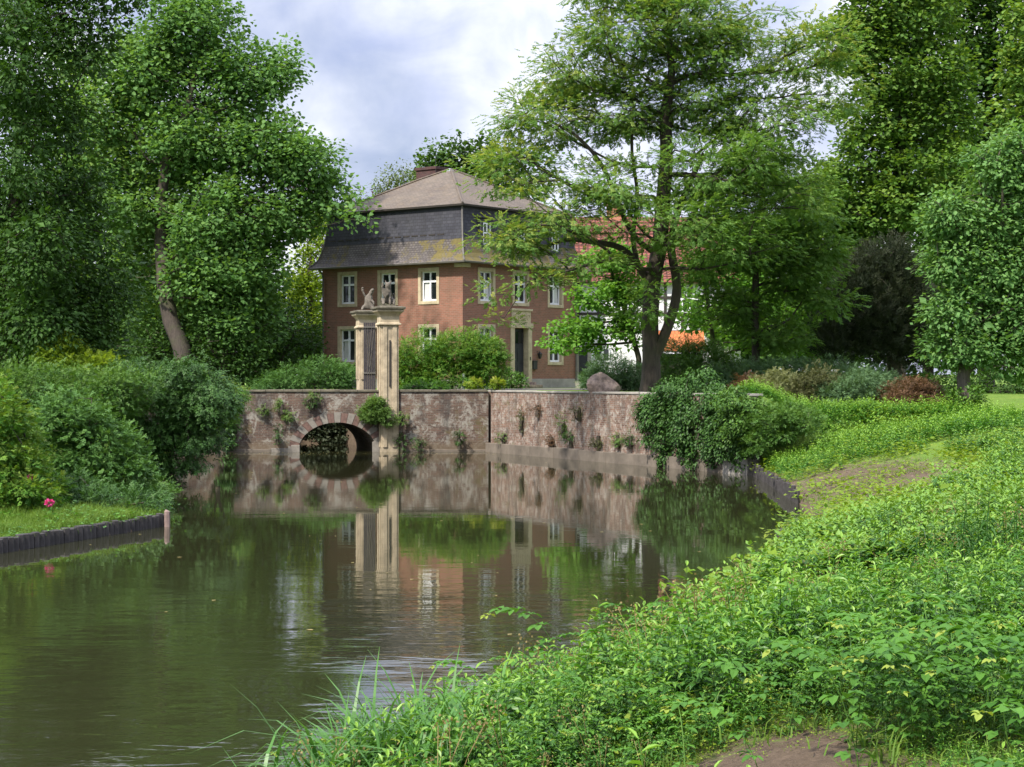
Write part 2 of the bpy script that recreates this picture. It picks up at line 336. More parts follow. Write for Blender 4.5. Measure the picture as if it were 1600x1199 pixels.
def ground(P):
    P = np.asarray(P, float).reshape(-1, 2); x, y = P[:, 0], P[:, 1]
    ins = inside(P, MOAT); d = poly_dist(P, MOAT, True); dr = poly_dist(P, np.array(SHORE_R)); dl = poly_dist(P, np.array(SHORE_L))
    plat = 1.50+.08*sm((y-15)/20)+.36*sm((y-42)/22)
    zr = .18+(plat-.18)*np.sin(np.clip(dr/(4.0+5.6*sm((y-10)/14)), 0, 1)*math.pi/2)**1.0
    zl = .22+.15*sm(dl/2)+1.9*sm((dl-1.5)/9)
    zi = 2.70+0*x
    zr = zr+(.035*vnoise(x, y, 1.3, 3)+.02*vnoise(x, y, 4, 5))*sm(dr/1.5)
    zright = np.where(y < 60.2, zr, zi+(1.97-2.70)*sm((x-8.3)/2.2)*sm((110-y)/25)); k = sm((y-59.2)/2.2)*sm((x-8)/.5)
    zright = np.where((x > 8) & (y > 59.2) & (y < 61.5), zr*(1-k)+k*(zi+(1.97-2.70)*sm((x-8.3)/2.2)), zright)
    wallx = np.interp(y, [60.2, 79.0], [8.2, -1.05])
    behind = np.where(y > 79.3, True, (y > 60.2) & (x > wallx+.1))
    z = np.where(x < 0, np.where(y > 79.3, zi, zl), np.where(behind, zright, zr))
    z = np.where((x < 0) & (y < 60) & (dr < dl), zr, z)
    z = np.where((x < -1) & (y > 60) & (~behind), zl, z)
    z = np.where((x < -17) & (y > 79), 2.3, z)
    dc = poly_dist(P, CHAN)
    z = np.where((y > 79.6), np.minimum(z, -.9+3.6*sm((dc-1.85)/.8)), z)
    z = np.where((y > 78.6) & (y < 79.9) & (x > -9.8) & (x < -5.7), -.9, z)
    z = np.where(ins, -1.0*sm(d/.5)-.02, z)
    far = sm((np.hypot(x, y-60)-150)/400); z = np.where(ins, z, z+far*1.5)
    return z
def gz(x, y): return float(ground([(x, y)])[0])
def axis(a, b, step, lo, hi):
    v = list(np.arange(a, b+step/2, step)); s = step; q = b
    while q < hi: s *= 1.25; q += s; v.append(q)
    s = step; q = a; pre = []
    while q > lo: s *= 1.25; q -= s; pre.append(q)
    return np.array(pre[::-1]+v)
gx = axis(-24, 26, .25, -900, 900); gy = axis(2, 106, .25, -60, 1600)
GX, GY = np.meshgrid(gx, gy); P = np.stack([GX.ravel(), GY.ravel()], 1); gzv = ground(P)
nx, ny = len(gx), len(gy); ii = (np.arange(ny-1)[:, None]*nx+np.arange(nx-1)[None]).ravel()
m, t, p, o = mat('ground_soil_and_grass')
ob = coord(t)
n1 = noise(t, ob, .45, 6, .6, .3); n2 = noise(t, ob, 4, 8, .7); n3 = noise(t, ob, 30, 5, .7)
grass = mix(t, n3, (.055, .12, .018), (.15, .26, .04)); grass = mix(t, ramp(t, n1, [(.35, 0.), (.7, .7)]), grass, (.18, .24, .045))
n4 = noise(t, ob, 11, 8, .75, .6)
soil = mix(t, mix(t, .5, n3, ramp(t, n4, [(.3, 0.), (.7, 1.)])), (.045, .032, .022), (.21, .155, .11))
sa = N(t, 'ShaderNodeAttribute', attribute_name='tint'); ss = N(t, 'ShaderNodeSeparateColor'); L(t, sa.outputs['Color'], ss.inputs[0])
f = N(t, 'ShaderNodeMath', operation='ADD'); L(t, ss.outputs[0], f.inputs[0]); L(t, ramp(t, n2, [(.2, -.5), (.8, .5)]), f.inputs[1])
f2 = N(t, 'ShaderNodeMath', operation='MULTIPLY_ADD'); L(t, n2, f2.inputs[0]); f2.inputs[1].default_value = 1.6; f2.inputs[2].default_value = -.8
f3 = N(t, 'ShaderNodeMath', operation='ADD'); L(t, ss.outputs[0], f3.inputs[0]); L(t, f2.outputs[0], f3.inputs[1])
col = mix(t, ramp(t, f3.outputs[0], [(.35, 0.), (.6, 1.)]), grass, soil)
L(t, col, p.inputs['Base Color']); p.inputs['Roughness'].default_value = .95; p.inputs['Specular IOR Level'].default_value = .15
bump(t, p, mix(t, .5, n4, n3), .9, .08); M['ground'] = m
def soilness(x, y):
    """1 where the earth is bare"""
    a = np.exp(-(((x-9.2)/2.6)**2+((y-47)/7.5)**2)**1.3)*.82
    b = np.exp(-(((x-1.22)/.62)**2+((y-8.7)/.75)**2))*1.3
    return np.clip(np.maximum(a, b), 0, 1)
dsh = poly_dist(P, MOAT, True)
A = np.zeros((len(P), 3)); A[:, 0] = np.maximum(soilness(P[:, 0], P[:, 1]), np.where(inside(P, MOAT) | (dsh < .25), 1, 0)+np.where((P[:, 1] < 20) & (P[:, 0] > -3), .45, 0))
A[:, 0] = np.maximum(A[:, 0], np.where((P[:, 1] > 79.5) & (P[:, 1] < 112) & (gzv < 2.6) & (P[:, 0] > -30) & (P[:, 0] < -3), .8, 0))
ter = build_np('ground', np.column_stack([P, gzv]), [np.stack([ii, ii+1, ii+nx+1, ii+nx], 1)], m, attr=np.clip(A, 0, 1), smooth=True)
tag(ter, 'grassy earth banks and lawn around the moat', None, kind='structure')

# ------------------------------------------------------------------ water
m, t, p, o = mat('moat_water'); ob = coord(t)
geo = N(t, 'ShaderNodeNewGeometry')
v1 = coord(t, 'Object', (.8, 1.5, 1)); v2 = coord(t, 'Object', (2.2, 5.5, 1)); v3 = coord(t, 'Object', (.22, .45, 1))
w1 = noise(t, v1, 1.3, 1.2, .5, .4); w2 = noise(t, v2, 1.5, 2.2, .5, .3); w3 = noise(t, v3, 1, 3)
h = mix(t, .35, w1, w2); h = mix(t, mix(t, 0, ramp(t, w3, [(.4, .25), (.65, 1.)]), 0.), .5, h)
hm = N(t, 'ShaderNodeMath', operation='MULTIPLY'); L(t, mix(t, .3, w1, w2), hm.inputs[0]); L(t, ramp(t, w3, [(.38, .25), (.62, 1.)]), hm.inputs[1])
p.inputs['Base Color'].default_value = (.024, .025, .011, 1); p.inputs['Roughness'].default_value = .02; p.inputs['IOR'].default_value = 1.6
p.inputs['Specular IOR Level'].default_value = .6
sy = N(t, 'ShaderNodeSeparateXYZ'); L(t, ob, sy.inputs[0]); my = N(t, 'ShaderNodeMapRange'); L(t, sy.outputs[1], my.inputs[0])
for k_, v_ in zip((1, 2, 3, 4), (13, 32, 1.9, .14)): my.inputs[k_].default_value = v_
hm2 = N(t, 'ShaderNodeMath', operation='MULTIPLY'); L(t, hm.outputs[0], hm2.inputs[0]); L(t, my.outputs[0], hm2.inputs[1])
bump(t, p, hm2.outputs[0], .8, .017); M['water'] = m
mb = MB(); mb.poly([(-90, -30, 0), (30, -30, 0), (30, 110, 0), (-90, 110, 0)])
tag(mb.build('water', m), 'brown green moat water with soft reflections', kind='structure')

# ------------------------------------------------------------------ bridge and moat walls
WT = 2.76
def xf(origin, ang):
    c, s_ = math.cos(ang), math.sin(ang)
    return lambda u, v, z: (origin[0]+u*c-v*s_, origin[1]+u*s_+v*c, z)
# wall with the arch: x from -17 to -1.05 at y 79.0 ; arch opening x -9.45..-6.05
wallA = empty('bridge_wall', (-7.8, 79.2, 0), 0, 'dark old brick bridge wall with round arch over the moat', 'bridge')
def W0(x, y, z): return (x+7.8, y-79.2, z)
AX0, AX1, AH = -9.5, -6.0, 1.30
def arch_pts(n=22, dx=0., e=0.):
    a, b = (AX1-AX0)/2+e, AH+e; cx = (AX0+AX1)/2
    return [(cx-a*math.cos(math.pi*k/n)+dx, b*math.sin(math.pi*k/n)**.95-.0) for k in range(n+1)]
mb = MB(); y0 = 79.0
ap = arch_pts()
def q(pts): mb.poly([W0(*a) for a in pts], [(a[0], a[2]) for a in pts])
for x0, x1 in ((-17.5, AX0), (AX1, -1.05)):
    n = max(1, int((x1-x0)/1)); 
    for k in range(n):
        a, b = x0+(x1-x0)*k/n, x0+(x1-x0)*(k+1)/n; q([(a, y0, -.8), (b, y0, -.8), (b, y0, WT-.10), (a, y0, WT-.10)])
for (xa, za), (xb, zb) in zip(ap, ap[1:]): q([(xa, y0, za), (xb, y0, zb), (xb, y0, WT-.10), (xa, y0, WT-.10)])
# end return + rear face
mb.poly([W0(*a) for a in [(-1.05, y0, -.8), (-1.05, y0+.5, -.8), (-1.05, y0+.5, WT-.1), (-1.05, y0, WT-.1)]], [(0, -.8), (.5, -.8), (.5, WT-.1), (0, WT-.1)])
mb.poly([W0(*a) for a in [(-17.5, y0+.5, 1.8), (-1.05, y0+.5, 1.8), (-1.05, y0+.5, WT-.1), (-17.5, y0+.5, WT-.1)]], [(0, 1.8), (16, 1.8), (16, WT-.1), (0, WT-.1)])
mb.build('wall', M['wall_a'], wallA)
# tunnel vault, skewed back to the left
mb = MB(); SK = -1.36; ap2 = arch_pts(dx=0)
for (xa, za), (xb, zb) in zip(ap2, ap2[1:]):
    mb.poly([W0(xa, y0+.01, za), W0(xa+SK, y0+5.2, za), W0(xb+SK, y0+5.2, zb), W0(xb, y0+.01, zb)], [(0, xa), (5, xa), (5, xb), (0, xb)])
for xx in (AX0, AX1):
    mb.poly([W0(xx, y0+.01, 0), W0(xx+SK, y0+5.2, 0), W0(xx+SK, y0+5.2, -.9), W0(xx, y0+.01, -.9)], [(0, 0), (5, 0), (5, -.9), (0, -.9)])
for (xa, za), (xb, zb) in zip(ap2, ap2[1:]):   # rear face over the arch
    mb.poly([W0(xa+SK, y0+5.2, za), W0(xb+SK, y0+5.2, zb), W0(xb+SK, y0+5.2, 2.6), W0(xa+SK, y0+5.2, 2.6)], [(xa, za), (xb, zb), (xb, 2.6), (xa, 2.6)])
for x0, x1 in ((-17.5, AX0+SK), (AX1+SK, -3.5)):
    mb.poly([W0(x0, y0+5.2, -.8), W0(x1, y0+5.2, -.8), W0(x1, y0+5.2, 2.6), W0(x0, y0+5.2, 2.6)], [(x0, 0), (x1, 0), (x1, 2.6), (x0, 2.6)])
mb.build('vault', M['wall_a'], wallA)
# voussoirs: stone and brick in turn
nv = 21; a0, b0 = (AX1-AX0)/2, AH; cxA = (AX0+AX1)/2
mbs, mbb = MB(), MB()
for k in range(nv):
    A0 = math.pi*(k+.03)/nv; A1 = math.pi*(k+.97)/nv; mbk = mbs if k % 2 == 0 else mbb; pr = .045 if k % 2 == 0 else .03
    e = .46 if k % 2 == 0 else .42
    ns = 3
    for j in range(ns):
        b_ = A0+(A1-A0)*j/ns; c_ = A0+(A1-A0)*(j+1)/ns
        def pt(A, ex, yy): return W0(cxA-(a0+ex)*math.cos(A), yy, (b0+ex)*math.sin(A)+.0)
        yf = y0-pr
        mbk.poly([pt(b_, 0, yf), pt(c_, 0, yf), pt(c_, e, yf), pt(b_, e, yf)], [(0, j*.1), (0, j*.1+.1), (e, j*.1+.1), (e, j*.1)])
        mbk.poly([pt(b_, e, yf), pt(c_, e, yf), pt(c_, e, y0+.02), pt(b_, e, y0+.02)]); mbk.poly([pt(b_, 0, yf), pt(b_, 0, y0+.2), pt(c_, 0, y0+.2), pt(c_, 0, yf)])
    for A in (A0, A1): mbk.poly([pt(A, 0, yf), pt(A, e, yf), pt(A, e, y0+.02), pt(A, 0, y0+.02)])
mbs.build('arch_stones', M['vous'], wallA); mbb.build('arch_bricks', M['ring'], wallA)
mb = MB()
for x0 in np.arange(-17.5, -1.2, .82):
    x1 = min(x0+.81, -1.03); dz = random.uniform(-.012, .012); a = (W0(x0, 0, 0)[0], W0(x1, 0, 0)[0])
    mb.box(a[0], a[1], -.26+random.uniform(-.01, .01), .38, WT-.10, WT+dz)
mb.build('coping', M['stonedark'], wallA, bevel=.015)
mb = MB(); mb.box(-2.0, -1.62, -.27, -.15, -.8, .30); mb.box(-2.9, -1.63, -.215, -.1, -.8, .16); mb.box(1.6, 2.15, -.30, -.15, -.8, .45); mb.build('pier_base', M['vous'], wallA, bevel=.02)
mb = MB(); mb.box(W0(-17.5, 0, 0)[0], -2.9, -.24, -.1, -.6, .12); mb.box(2.3, W0(-1.08, 0, 0)[0], -.24, -.1, -.6, .10); mb.build('footing', M['concrete'], wallA, bevel=.02)
mb = MB(); mb.box(-9.5, 2.9, .32, 4.95, 2.2, 2.42); mb.build('deck', M['paving'], wallA)
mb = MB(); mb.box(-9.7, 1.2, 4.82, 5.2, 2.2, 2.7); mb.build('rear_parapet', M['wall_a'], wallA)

# right hand garden wall
p0, p1 = Vector((-1.05, 79.0)), Vector((8.05, 60.3)); dB = (p1-p0); LB = dB.length; angB = math.atan2(dB.y, dB.x)
wallB = empty('moat_wall', (p0.x, p0.y, 0), angB, 'sunlit pale red brick garden wall with white stains rising from the moat', 'wall')
# local: x along wall, outward face is -y side (toward the water)
mb = MB(); nB = 20
for k in range(nB):
    a, b = .28+(LB-.28)*k/nB, .28+(LB-.28)*(k+1)/nB
    mb.poly([(a, 0, -.8), (b, 0, -.8), (b, 0, WT-.10), (a, 0, WT-.10)], [(a, -.8), (b, -.8), (b, WT-.1), (a, WT-.1)])
mb.poly([(.28, .45, -.8), (LB, .45, -.8), (LB, .45, WT-.1), (.28, .45, WT-.1)], [(0, -.8), (LB, -.8), (LB, WT-.1), (0, WT-.1)])
mb.poly([(LB, 0, -.8), (LB, .45, -.8), (LB, .45, WT-.1), (LB, 0, WT-.1)])
mb.build('wall', M['wall_b'], wallB)
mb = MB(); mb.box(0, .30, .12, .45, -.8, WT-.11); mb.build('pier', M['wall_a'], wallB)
mb = MB()
for a in np.arange(0, LB-.3, .95): mb.box(a+.005, a+.94, -.04+random.uniform(-.008, .008), .5, WT-.10, WT-.02+random.uniform(-.01, .01))
mb.build('coping', M['cement'], wallB, bevel=.015)
mb = MB()
for a in np.arange(.1, LB-.2, 2.2): mb.box(a+.01, min(a+2.19, LB+.15), -.20, -.01, -.8, .42+random.uniform(-.015, .015))
mb.build('footing', M['concrete'], wallB, bevel=.02)
mb = MB(); mb.box(LB-1.3, LB+.25, -.26, .4, -.8, 1.0); mb.build('concrete_end', M['cement'], wallB, bevel=.03)

# ------------------------------------------------------------------ gate pillars
def pillar(loc, ang, s, label, base, slot):
    pl = empty('gate_pillar', loc, ang, label, 'gate pillar', 'sandstone gate pillars on the bridge')
    Zt = 6.43*1; h = .40*s
    mb = MB(); mb.prof([(h, base), (h, 5.65)], 0, 0)
    for sgn in (-1, 1):                 # raised strips on the faces
        for k in (-.55, .55):
            mb.box(k*h-.10*s, k*h+.10*s, -h-.045, -h-.001, base+1.0, 5.6); mb.box(-h-.045, -h-.001, k*h-.10*s, k*h+.10*s, base+1.0, 5.6)
        break
    mb.build('shaft', M['sandgrey'], pl, bevel=.02)
    mb = MB(); mb.prof([(h+.01, 5.60), (h+.10, 5.62), (h+.10, 5.68), (h+.03, 5.74), (h+.02, 6.02), (h+.10, 6.14), (h+.20, 6.22), (h+.20, 6.30)], 0, 0); mb.build('capital', M['sandgrey'], pl, bevel=.012)
    mb = MB(); mb.prof([(h+.20, 6.305), (h+.27, 6.34), (h+.27, 6.43), (h+.1, 6.46)], 0, 0); mb.build('cap_slab', M['stonedark'], pl, bevel=.012)
    if slot:
        mb = MB(); mb.box(-.03, .03, -h-.05, -h-.003, 2.9, 4.95); mb.build('groove', M['iron'], pl)
    return pl
PA = R(15)
pn = pillar((X(606.5, 79.15), 79.15, 0), PA, 1, 'tall yellow sandstone gate pillar nearest the water with a dark vertical slot', -.8, True)
pf = pillar((X(572, 84), 84.0, 0), PA, .98, 'sandstone gate pillar standing behind the dark plank gate', 2.2, False)
# gate leaf folded in front of the rear pillar
gate = empty('plank_gate', (X(575.5, 83.2), 83.2, 2.42), R(8), 'tall dark weathered plank gate leaf hung between the two stone pillars', 'gate')
mb = MB()
for k in range(6): mb.box(-.27+.092*k, -.27+.092*k+.086, -.02, .02, .05, 3.45)
mb.build('planks', M['gatewood'], gate, bevel=.006)
for z_ in (1.05, 3.2): mb = MB(); mb.box(-.27, .28, -.06, -.022, z_, z_+.08); mb.build('rail', M['zinc'], gate)
mb = MB()
for a, b in ((-.2, .02), (.22, -.02), (-.1, .1), (.1, -.12)): mb.tube([(a, -.07, 3.2), (b, -.07, 1.1)], .008, 4)
mb.build('tension_wires', M['zinc'], gate)
gate.location.x += .05

# ------------------------------------------------------------------ stone beasts
def skinned(name, J, E, m, parent=None, sub=2):
    me = bpy.data.meshes.new(name); ks = list(J); me.from_pydata([J[k][0] for k in ks], [(ks.index(a), ks.index(b)) for a, b in E], []); me.materials.append(m)
    o = bpy.data.objects.new(name, me); C.objects.link(o)
    if parent: o.parent = parent
    md = o.modifiers.new('skin', 'SKIN'); sv_ = me.skin_vertices[0].data
    for i, k in enumerate(ks):
        r = J[k][1]; sv_[i].radius = r if hasattr(r, '__len__') else (r, r)
    sv_[0].use_root = True; md.use_smooth_shade = True
    s2 = o.modifiers.new('sub', 'SUBSURF'); s2.levels = sub; s2.render_levels = sub
    tx = bpy.data.textures.new('weathering', 'CLOUDS'); tx.noise_scale = .07
    d = o.modifiers.new('worn', 'DISPLACE'); d.texture = tx; d.strength = .05; d.mid_level = .5
    return o
b1 = empty('stone_lion', (pn.location.x-.02, 79.12, 6.46), R(8), 'seated stone lion raising its paw on the near gate pillar', 'statue', 'stone beasts on the gate pillars')
J = {'hip': ((.10, .12, .20), .15), 'belly': ((.04, .02, .36), .15), 'chest': ((-.06, -.05, .56), .16), 'neck': ((.0, -.04, .78), .115), 'head': ((.02, -.08, .93), .115), 'muz': ((-.03, -.24, .90), .07),
     'earL': ((-.09, -.05, 1.07), .035), 'earR': ((.12, -.05, 1.07), .035), 'earLt': ((-.11, -.04, 1.17), .014), 'earRt': ((.17, -.04, 1.16), .014),
     'shL': ((-.19, -.06, .60), .075), 'elL': ((-.24, -.16, .78), .05), 'paL': ((-.22, -.2, 1.06), .05), 'shR': ((.07, -.14, .54), .08), 'elR': ((.09, -.24, .34), .055), 'paR': ((.08, -.30, .05), .06),
     'kL': ((-.20, -.12, .26), .10), 'fL': ((-.20, -.26, .05), .06), 'kR': ((.25, -.04, .24), .10), 'fR': ((.26, -.2, .05), .06), 't1': ((.26, .26, .14), .045), 't2': ((.32, .22, .42), .03), 't3': ((.27, .18, .60), .045)}
E = [('hip', 'belly'), ('belly', 'chest'), ('chest', 'neck'), ('neck', 'head'), ('head', 'muz'), ('head', 'earL'), ('earL', 'earLt'), ('head', 'earR'), ('earR', 'earRt'), ('chest', 'shL'), ('shL', 'elL'), ('elL', 'paL'), ('chest', 'shR'), ('shR', 'elR'), ('elR', 'paR'),
     ('hip', 'kL'), ('kL', 'fL'), ('hip', 'kR'), ('kR', 'fR'), ('hip', 't1'), ('t1', 't2'), ('t2', 't3')]
skinned('body', J, E, M['beast'], b1)
mb = MB(); mb.box(-.32, .34, -.36, .3, 0, .05); mb.build('plinth', M['stonedark'], b1, bevel=.015)
mb = MB(); sh = [(-.13, .36), (.13, .36), (.14, .12), (.0, -.04), (-.14, .12)]
mb.poly([(x-.12, -.33, z+.42) for x, z in sh]); mb.poly([(x-.12, -.27, z+.42) for x, z in sh][::-1])
for i in range(5):
    a, b = sh[i], sh[(i+1) % 5]; mb.poly([(a[0]-.12, -.33, a[1]+.42), (b[0]-.12, -.33, b[1]+.42), (b[0]-.12, -.27, b[1]+.42), (a[0]-.12, -.27, a[1]+.42)])
mb.build('shield', M['beast'], b1, bevel=.01)
b2 = empty('stone_lion', (X(575.5, 84), 83.9, 6.40), R(-10), 'dark weathered stone beast with arms thrown up on the rear gate pillar', 'statue', 'stone beasts on the gate pillars')
J = {'hip': ((.02, .06, .22), .21), 'belly': ((.03, .0, .42), .17), 'chest': ((.04, -.03, .62), .14), 'neck': ((.10, -.04, .80), .10), 'head': ((.20, -.06, .98), .105), 'muz': ((.30, -.16, 1.06), .06),
     'shL': ((-.12, -.04, .70), .06), 'elL': ((-.20, -.10, .88), .045), 'paL': ((-.27, -.12, 1.10), .055), 'pbL': ((-.18, -.14, 1.14), .04), 'shR': ((.17, -.08, .56), .07), 'elR': ((.28, -.18, .46), .05), 'paR': ((.36, -.2, .30), .045),
     'kL': ((-.20, -.10, .22), .11), 'fL': ((-.24, -.22, .05), .06), 'kR': ((.24, -.08, .20), .11), 'fR': ((.28, -.22, .05), .06)}
E = [('hip', 'belly'), ('belly', 'chest'), ('chest', 'neck'), ('neck', 'head'), ('head', 'muz'), ('chest', 'shL'), ('shL', 'elL'), ('elL', 'paL'), ('paL', 'pbL'), ('chest', 'shR'), ('shR', 'elR'), ('elR', 'paR'), ('hip', 'kL'), ('kL', 'fL'), ('hip', 'kR'), ('kR', 'fR')]
skinned('body', J, E, M['beast'], b2)
mb = MB(); mb.box(-.30, .30, -.3, .3, 0, .05); mb.build('plinth', M['stonedark'], b2, bevel=.015)

# ------------------------------------------------------------------ brick house
HA = math.atan2(.7873, .6166); HC = (-2.63, 95.0)
house = empty('brick_house', (HC[0], HC[1], 0), HA, 'two storey red brick manor house with mossy mansard roof behind the moat', 'house')
WX, WY = 10.3, 10.4; ZB, ZE = 2.6, 9.55
FACE = {'L': lambda u, n, z: (-n, u, z), 'R': lambda u, n, z: (u, -n, z)}   # n is outward from the wall plane
def face_wall(mb, F, width, ops):
    us = sorted({0, width, *[o[0] for o in ops], *[o[1] for o in ops]}); zs = sorted({ZB, ZE, *[o[2] for o in ops], *[o[3] for o in ops]})
    for ua, ub in zip(us, us[1:]):
        for za, zb in zip(zs, zs[1:]):
            cu, cz = (ua+ub)/2, (za+zb)/2
            if any(o[0] < cu < o[1] and o[2] < cz < o[3] for o in ops): continue
            P = [(ua, 0, za), (ub, 0, za), (ub, 0, zb), (ua, 0, zb)]; mb.poly([F(*p) for p in P], [(p[0], p[2]) for p in P])
opsL, opsR = [], []
UW, UZ, LZ = .56, (7.44, 9.06), (4.18, 6.0)
for u in (2.39, 5.38, 8.43): opsL += [(u-UW, u+UW, *UZ), (u-UW, u+UW, *LZ)]
for u in (2.01, 5.05, 8.28): opsR += [(u-UW, u+UW, *UZ)]
for u in (2.01, 8.28): opsR += [(u-UW, u+UW, *LZ)]
DU = 5.05; opsR += [(DU-.62, DU+.62, 3.05, 6.02)]
mb = MB(); face_wall(mb, FACE['L'], WY, opsL); face_wall(mb, FACE['R'], WX, opsR)
mb.poly([(WX, 0, ZB), (WX, WY, ZB), (WX, WY, ZE), (WX, 0, ZE)], [(0, ZB), (WY, ZB), (WY, ZE), (0, ZE)]); mb.poly([(0, WY, ZB), (WX, WY, ZB), (WX, WY, ZE), (0, WY, ZE)], [(0, ZB), (WX, ZB), (WX, ZE), (0, ZE)])
mb.build('wall', M['brick'], house)
mb = MB(); mb.box(-.06, WX+.06, -.06, 0, 2.5, 3.22); mb.box(-.06, -.0, 0.0, WY, 2.5, 3.22); mb.build('plinth', M['cement'], house, bevel=.015)
mb = MB(); mb.box(-.14, .5, -.14, .5, 9.2, 9.42); mb.build('corner_stone', M['sand'], house, bevel=.02)
def fbox(mb, F, u0, u1, n0, n1, z0, z1): mb.box(u0, u1, n0, n1, z0, z1, M=F)
def window(parent, F, u, z0, z1, hw, surround=True, curtain=0, label=None):
    mb = MB(); fw = .075
    fbox(mb, F, u-hw, u-hw+fw, -.22, -.14, z0, z1); fbox(mb, F, u+hw-fw, u+hw, -.22, -.14, z0, z1)
    fbox(mb, F, u-hw+fw, u+hw-fw, -.22, -.14, z1-fw, z1); fbox(mb, F, u-hw+fw, u+hw-fw, -.22, -.12, z0, z0+fw*1.4)
    fbox(mb, F, u-.05, u+.05, -.215, -.13, z0+fw*1.4, z1-fw); zt = z0+(z1-z0)*.66
    fbox(mb, F, u-hw+fw, u-.05, -.215, -.12, zt-.05, zt+.06); fbox(mb, F, u+.05, u+hw-fw, -.215, -.12, zt-.05, zt+.06)
    wn = mb.build('window', M['white'], parent)
    mb = MB(); mb.poly([F(u-hw, -.20, z0), F(u+hw, -.20, z0), F(u+hw, -.20, z1), F(u-hw, -.20, z1)]); mb.build('pane', M['glass'], wn)
    if curtain:
        mb = MB(); n = 9; x0, x1 = (u+.1, u+hw-.09)
        for k in range(n):
            a, b = x0+(x1-x0)*k/n, x0+(x1-x0)*(k+1)/n; mb.poly([F(a, -.197+.002*(k % 2), z0+.1), F(b, -.197+.002*((k+1) % 2), z0+.1), F(b-.06*curtain, -.197, zt-.06), F(a-.06*curtain, -.197, zt-.06)])
        mb.build('curtain', M['curtain'], wn)
    if surround:
        mb = MB(); s = .19
        fbox(mb, F, u-hw-s, u-hw, -.02, .035, z0-.17, z1+s); fbox(mb, F, u+hw, u+hw+s, -.02, .035, z0-.17, z1+s)
        fbox(mb, F, u-hw, u+hw, -.02, .035, z1, z1+s); fbox(mb, F, u-hw, u+hw, -.24, .045, z0-.17, z0)
        for sg in (-1, 1): fbox(mb, F, u+sg*hw-(.0 if sg > 0 else .012), u+sg*hw+(.012 if sg > 0 else 0), -.3, -.021, z0, z1)
        fbox(mb, F, u-hw+.013, u+hw-.013, -.3, -.021, z1, z1+.02)
        mb.build('surround', M['sand'], wn, bevel=.01)
    return wn
for i, u in enumerate((2.39, 5.38, 8.43)): window(house, FACE['L'], u, *UZ, UW, curtain=(i == 0)*.6); window(house, FACE['L'], u, *LZ, UW, curtain=(i == 2))
for i, u in enumerate((2.01, 5.05, 8.28)): window(house, FACE['R'], u, *UZ, UW, curtain=(i != 1))
for u in (2.01, 8.28): window(house, FACE['R'], u, *LZ, UW)
F = FACE['R']
mb = MB(); fbox(mb, F, DU-.62, DU+.62, -.34, -.28, 3.05, 6.02)
for z0, z1 in ((3.3, 4.0), (4.15, 4.95)):
    for a, b in ((-.52, -.06), (.06, .52)): fbox(mb, F, DU+a, DU+b, -.275, -.26, z0, z1)
dr_ = mb.build('door', M['door'], house, bevel=.01)
mb = MB(); fbox(mb, F, DU-.5, DU+.5, -.277, -.27, 5.2, 5.85); mb.build('transom_pane', M['glass'], dr_)
mb = MB()
for a in (-.52, -.18, .16, .5): fbox(mb, F, DU+a-.02, DU+a+.02, -.268, -.25, 5.15, 5.9)
mb.build('transom_bar', M['timber'], dr_)
mb = MB(); fbox(mb, F, DU-.42, DU-.36, -.24, -.2, 4.0, 4.3); mb.build('handle', M['metal'], dr_)
mb = MB()
fbox(mb, F, DU-.95, DU-.62, -.3, .08, 3.02, 6.05); fbox(mb, F, DU+.62, DU+.95, -.3, .08, 3.02, 6.05); fbox(mb, F, DU-1.02, DU+1.02, -.3, .12, 6.05, 6.32)
fbox(mb, F, DU-.85, DU+.85, -.02, .07, 6.32, 7.0); fbox(mb, F, DU-.95, DU+.95, -.02, .14, 7.0, 7.12)
for k in range(7):
    a = (k-3)*.2; mb.tube([F(DU+a+.12*math.cos(q_), .085, 6.64+.16*math.sin(q_)+.04*math.cos(a*9)) for q_ in np.linspace(0, 5, 9)], .03, 5)
mb.build('door_surround', M['sand'], house, bevel=.012)
mb = MB(); fbox(mb, F, DU-1.0, DU+1.05, .075, .75, 2.72, 2.89); fbox(mb, F, DU-.85, DU+.85, .075, .45, 2.893, 3.05); mb.build('doorstep', M['rock'], house, bevel=.015)
lamp = MB(); lamp.tube([F(6.55, .0, 4.75), F(6.55, .18, 4.78), F(6.55, .2, 4.66)], .02, 6); lamp.prof([(.05, 4.35), (.09, 4.6), (.11, 4.62), (.02, 4.74)], 6.55, -.2); lamp.build('wall_lantern', M['iron'], house)
mb = MB(); fbox(mb, F, 6.05, 6.42, .0, .14, 3.75, 4.2); fbox(mb, F, 6.03, 6.44, .0, .17, 4.2, 4.25); mb.build('letter_box', M['iron'], house, bevel=.01)
mb = MB(); fbox(mb, F, DU+.74, DU+.80, .08, .10, 4.25, 4.45); mb.build('bell_plate', M['iron'], house)
# mansard
PR = [(.58, 9.50), (.33, 9.72), (.14, 10.0), (-.01, 10.5), (-.07, 10.75), (-.12, 11.05), (-.22, 11.8), (-.28, 12.52)]
def ring(d): return [(-d, -d), (WX+d, -d), (WX+d, WY+d), (-d, WY+d)]
def skirts(mb, prof, v0=0):
    L_ = v0
    for (d0, z0), (d1, z1) in zip(prof, prof[1:]):
        a, b = ring(d0), ring(d1); l = math.hypot(d0-d1, z1-z0)
        for k in range(4):
            q = (k+1) % 4; w_ = math.dist(a[k], a[q]); w1 = math.dist(b[k], b[q]); o_ = (w_-w1)/2
            mb.poly([(*a[k], z0), (*a[q], z0), (*b[q], z1), (*b[k], z1)], [(0, L_), (w_, L_), (w_-o_, L_+l), (o_, L_+l)])
        L_ += l
mb = MB(); skirts(mb, PR[:5]); rf = mb.build('roof', M['shingle'], house)
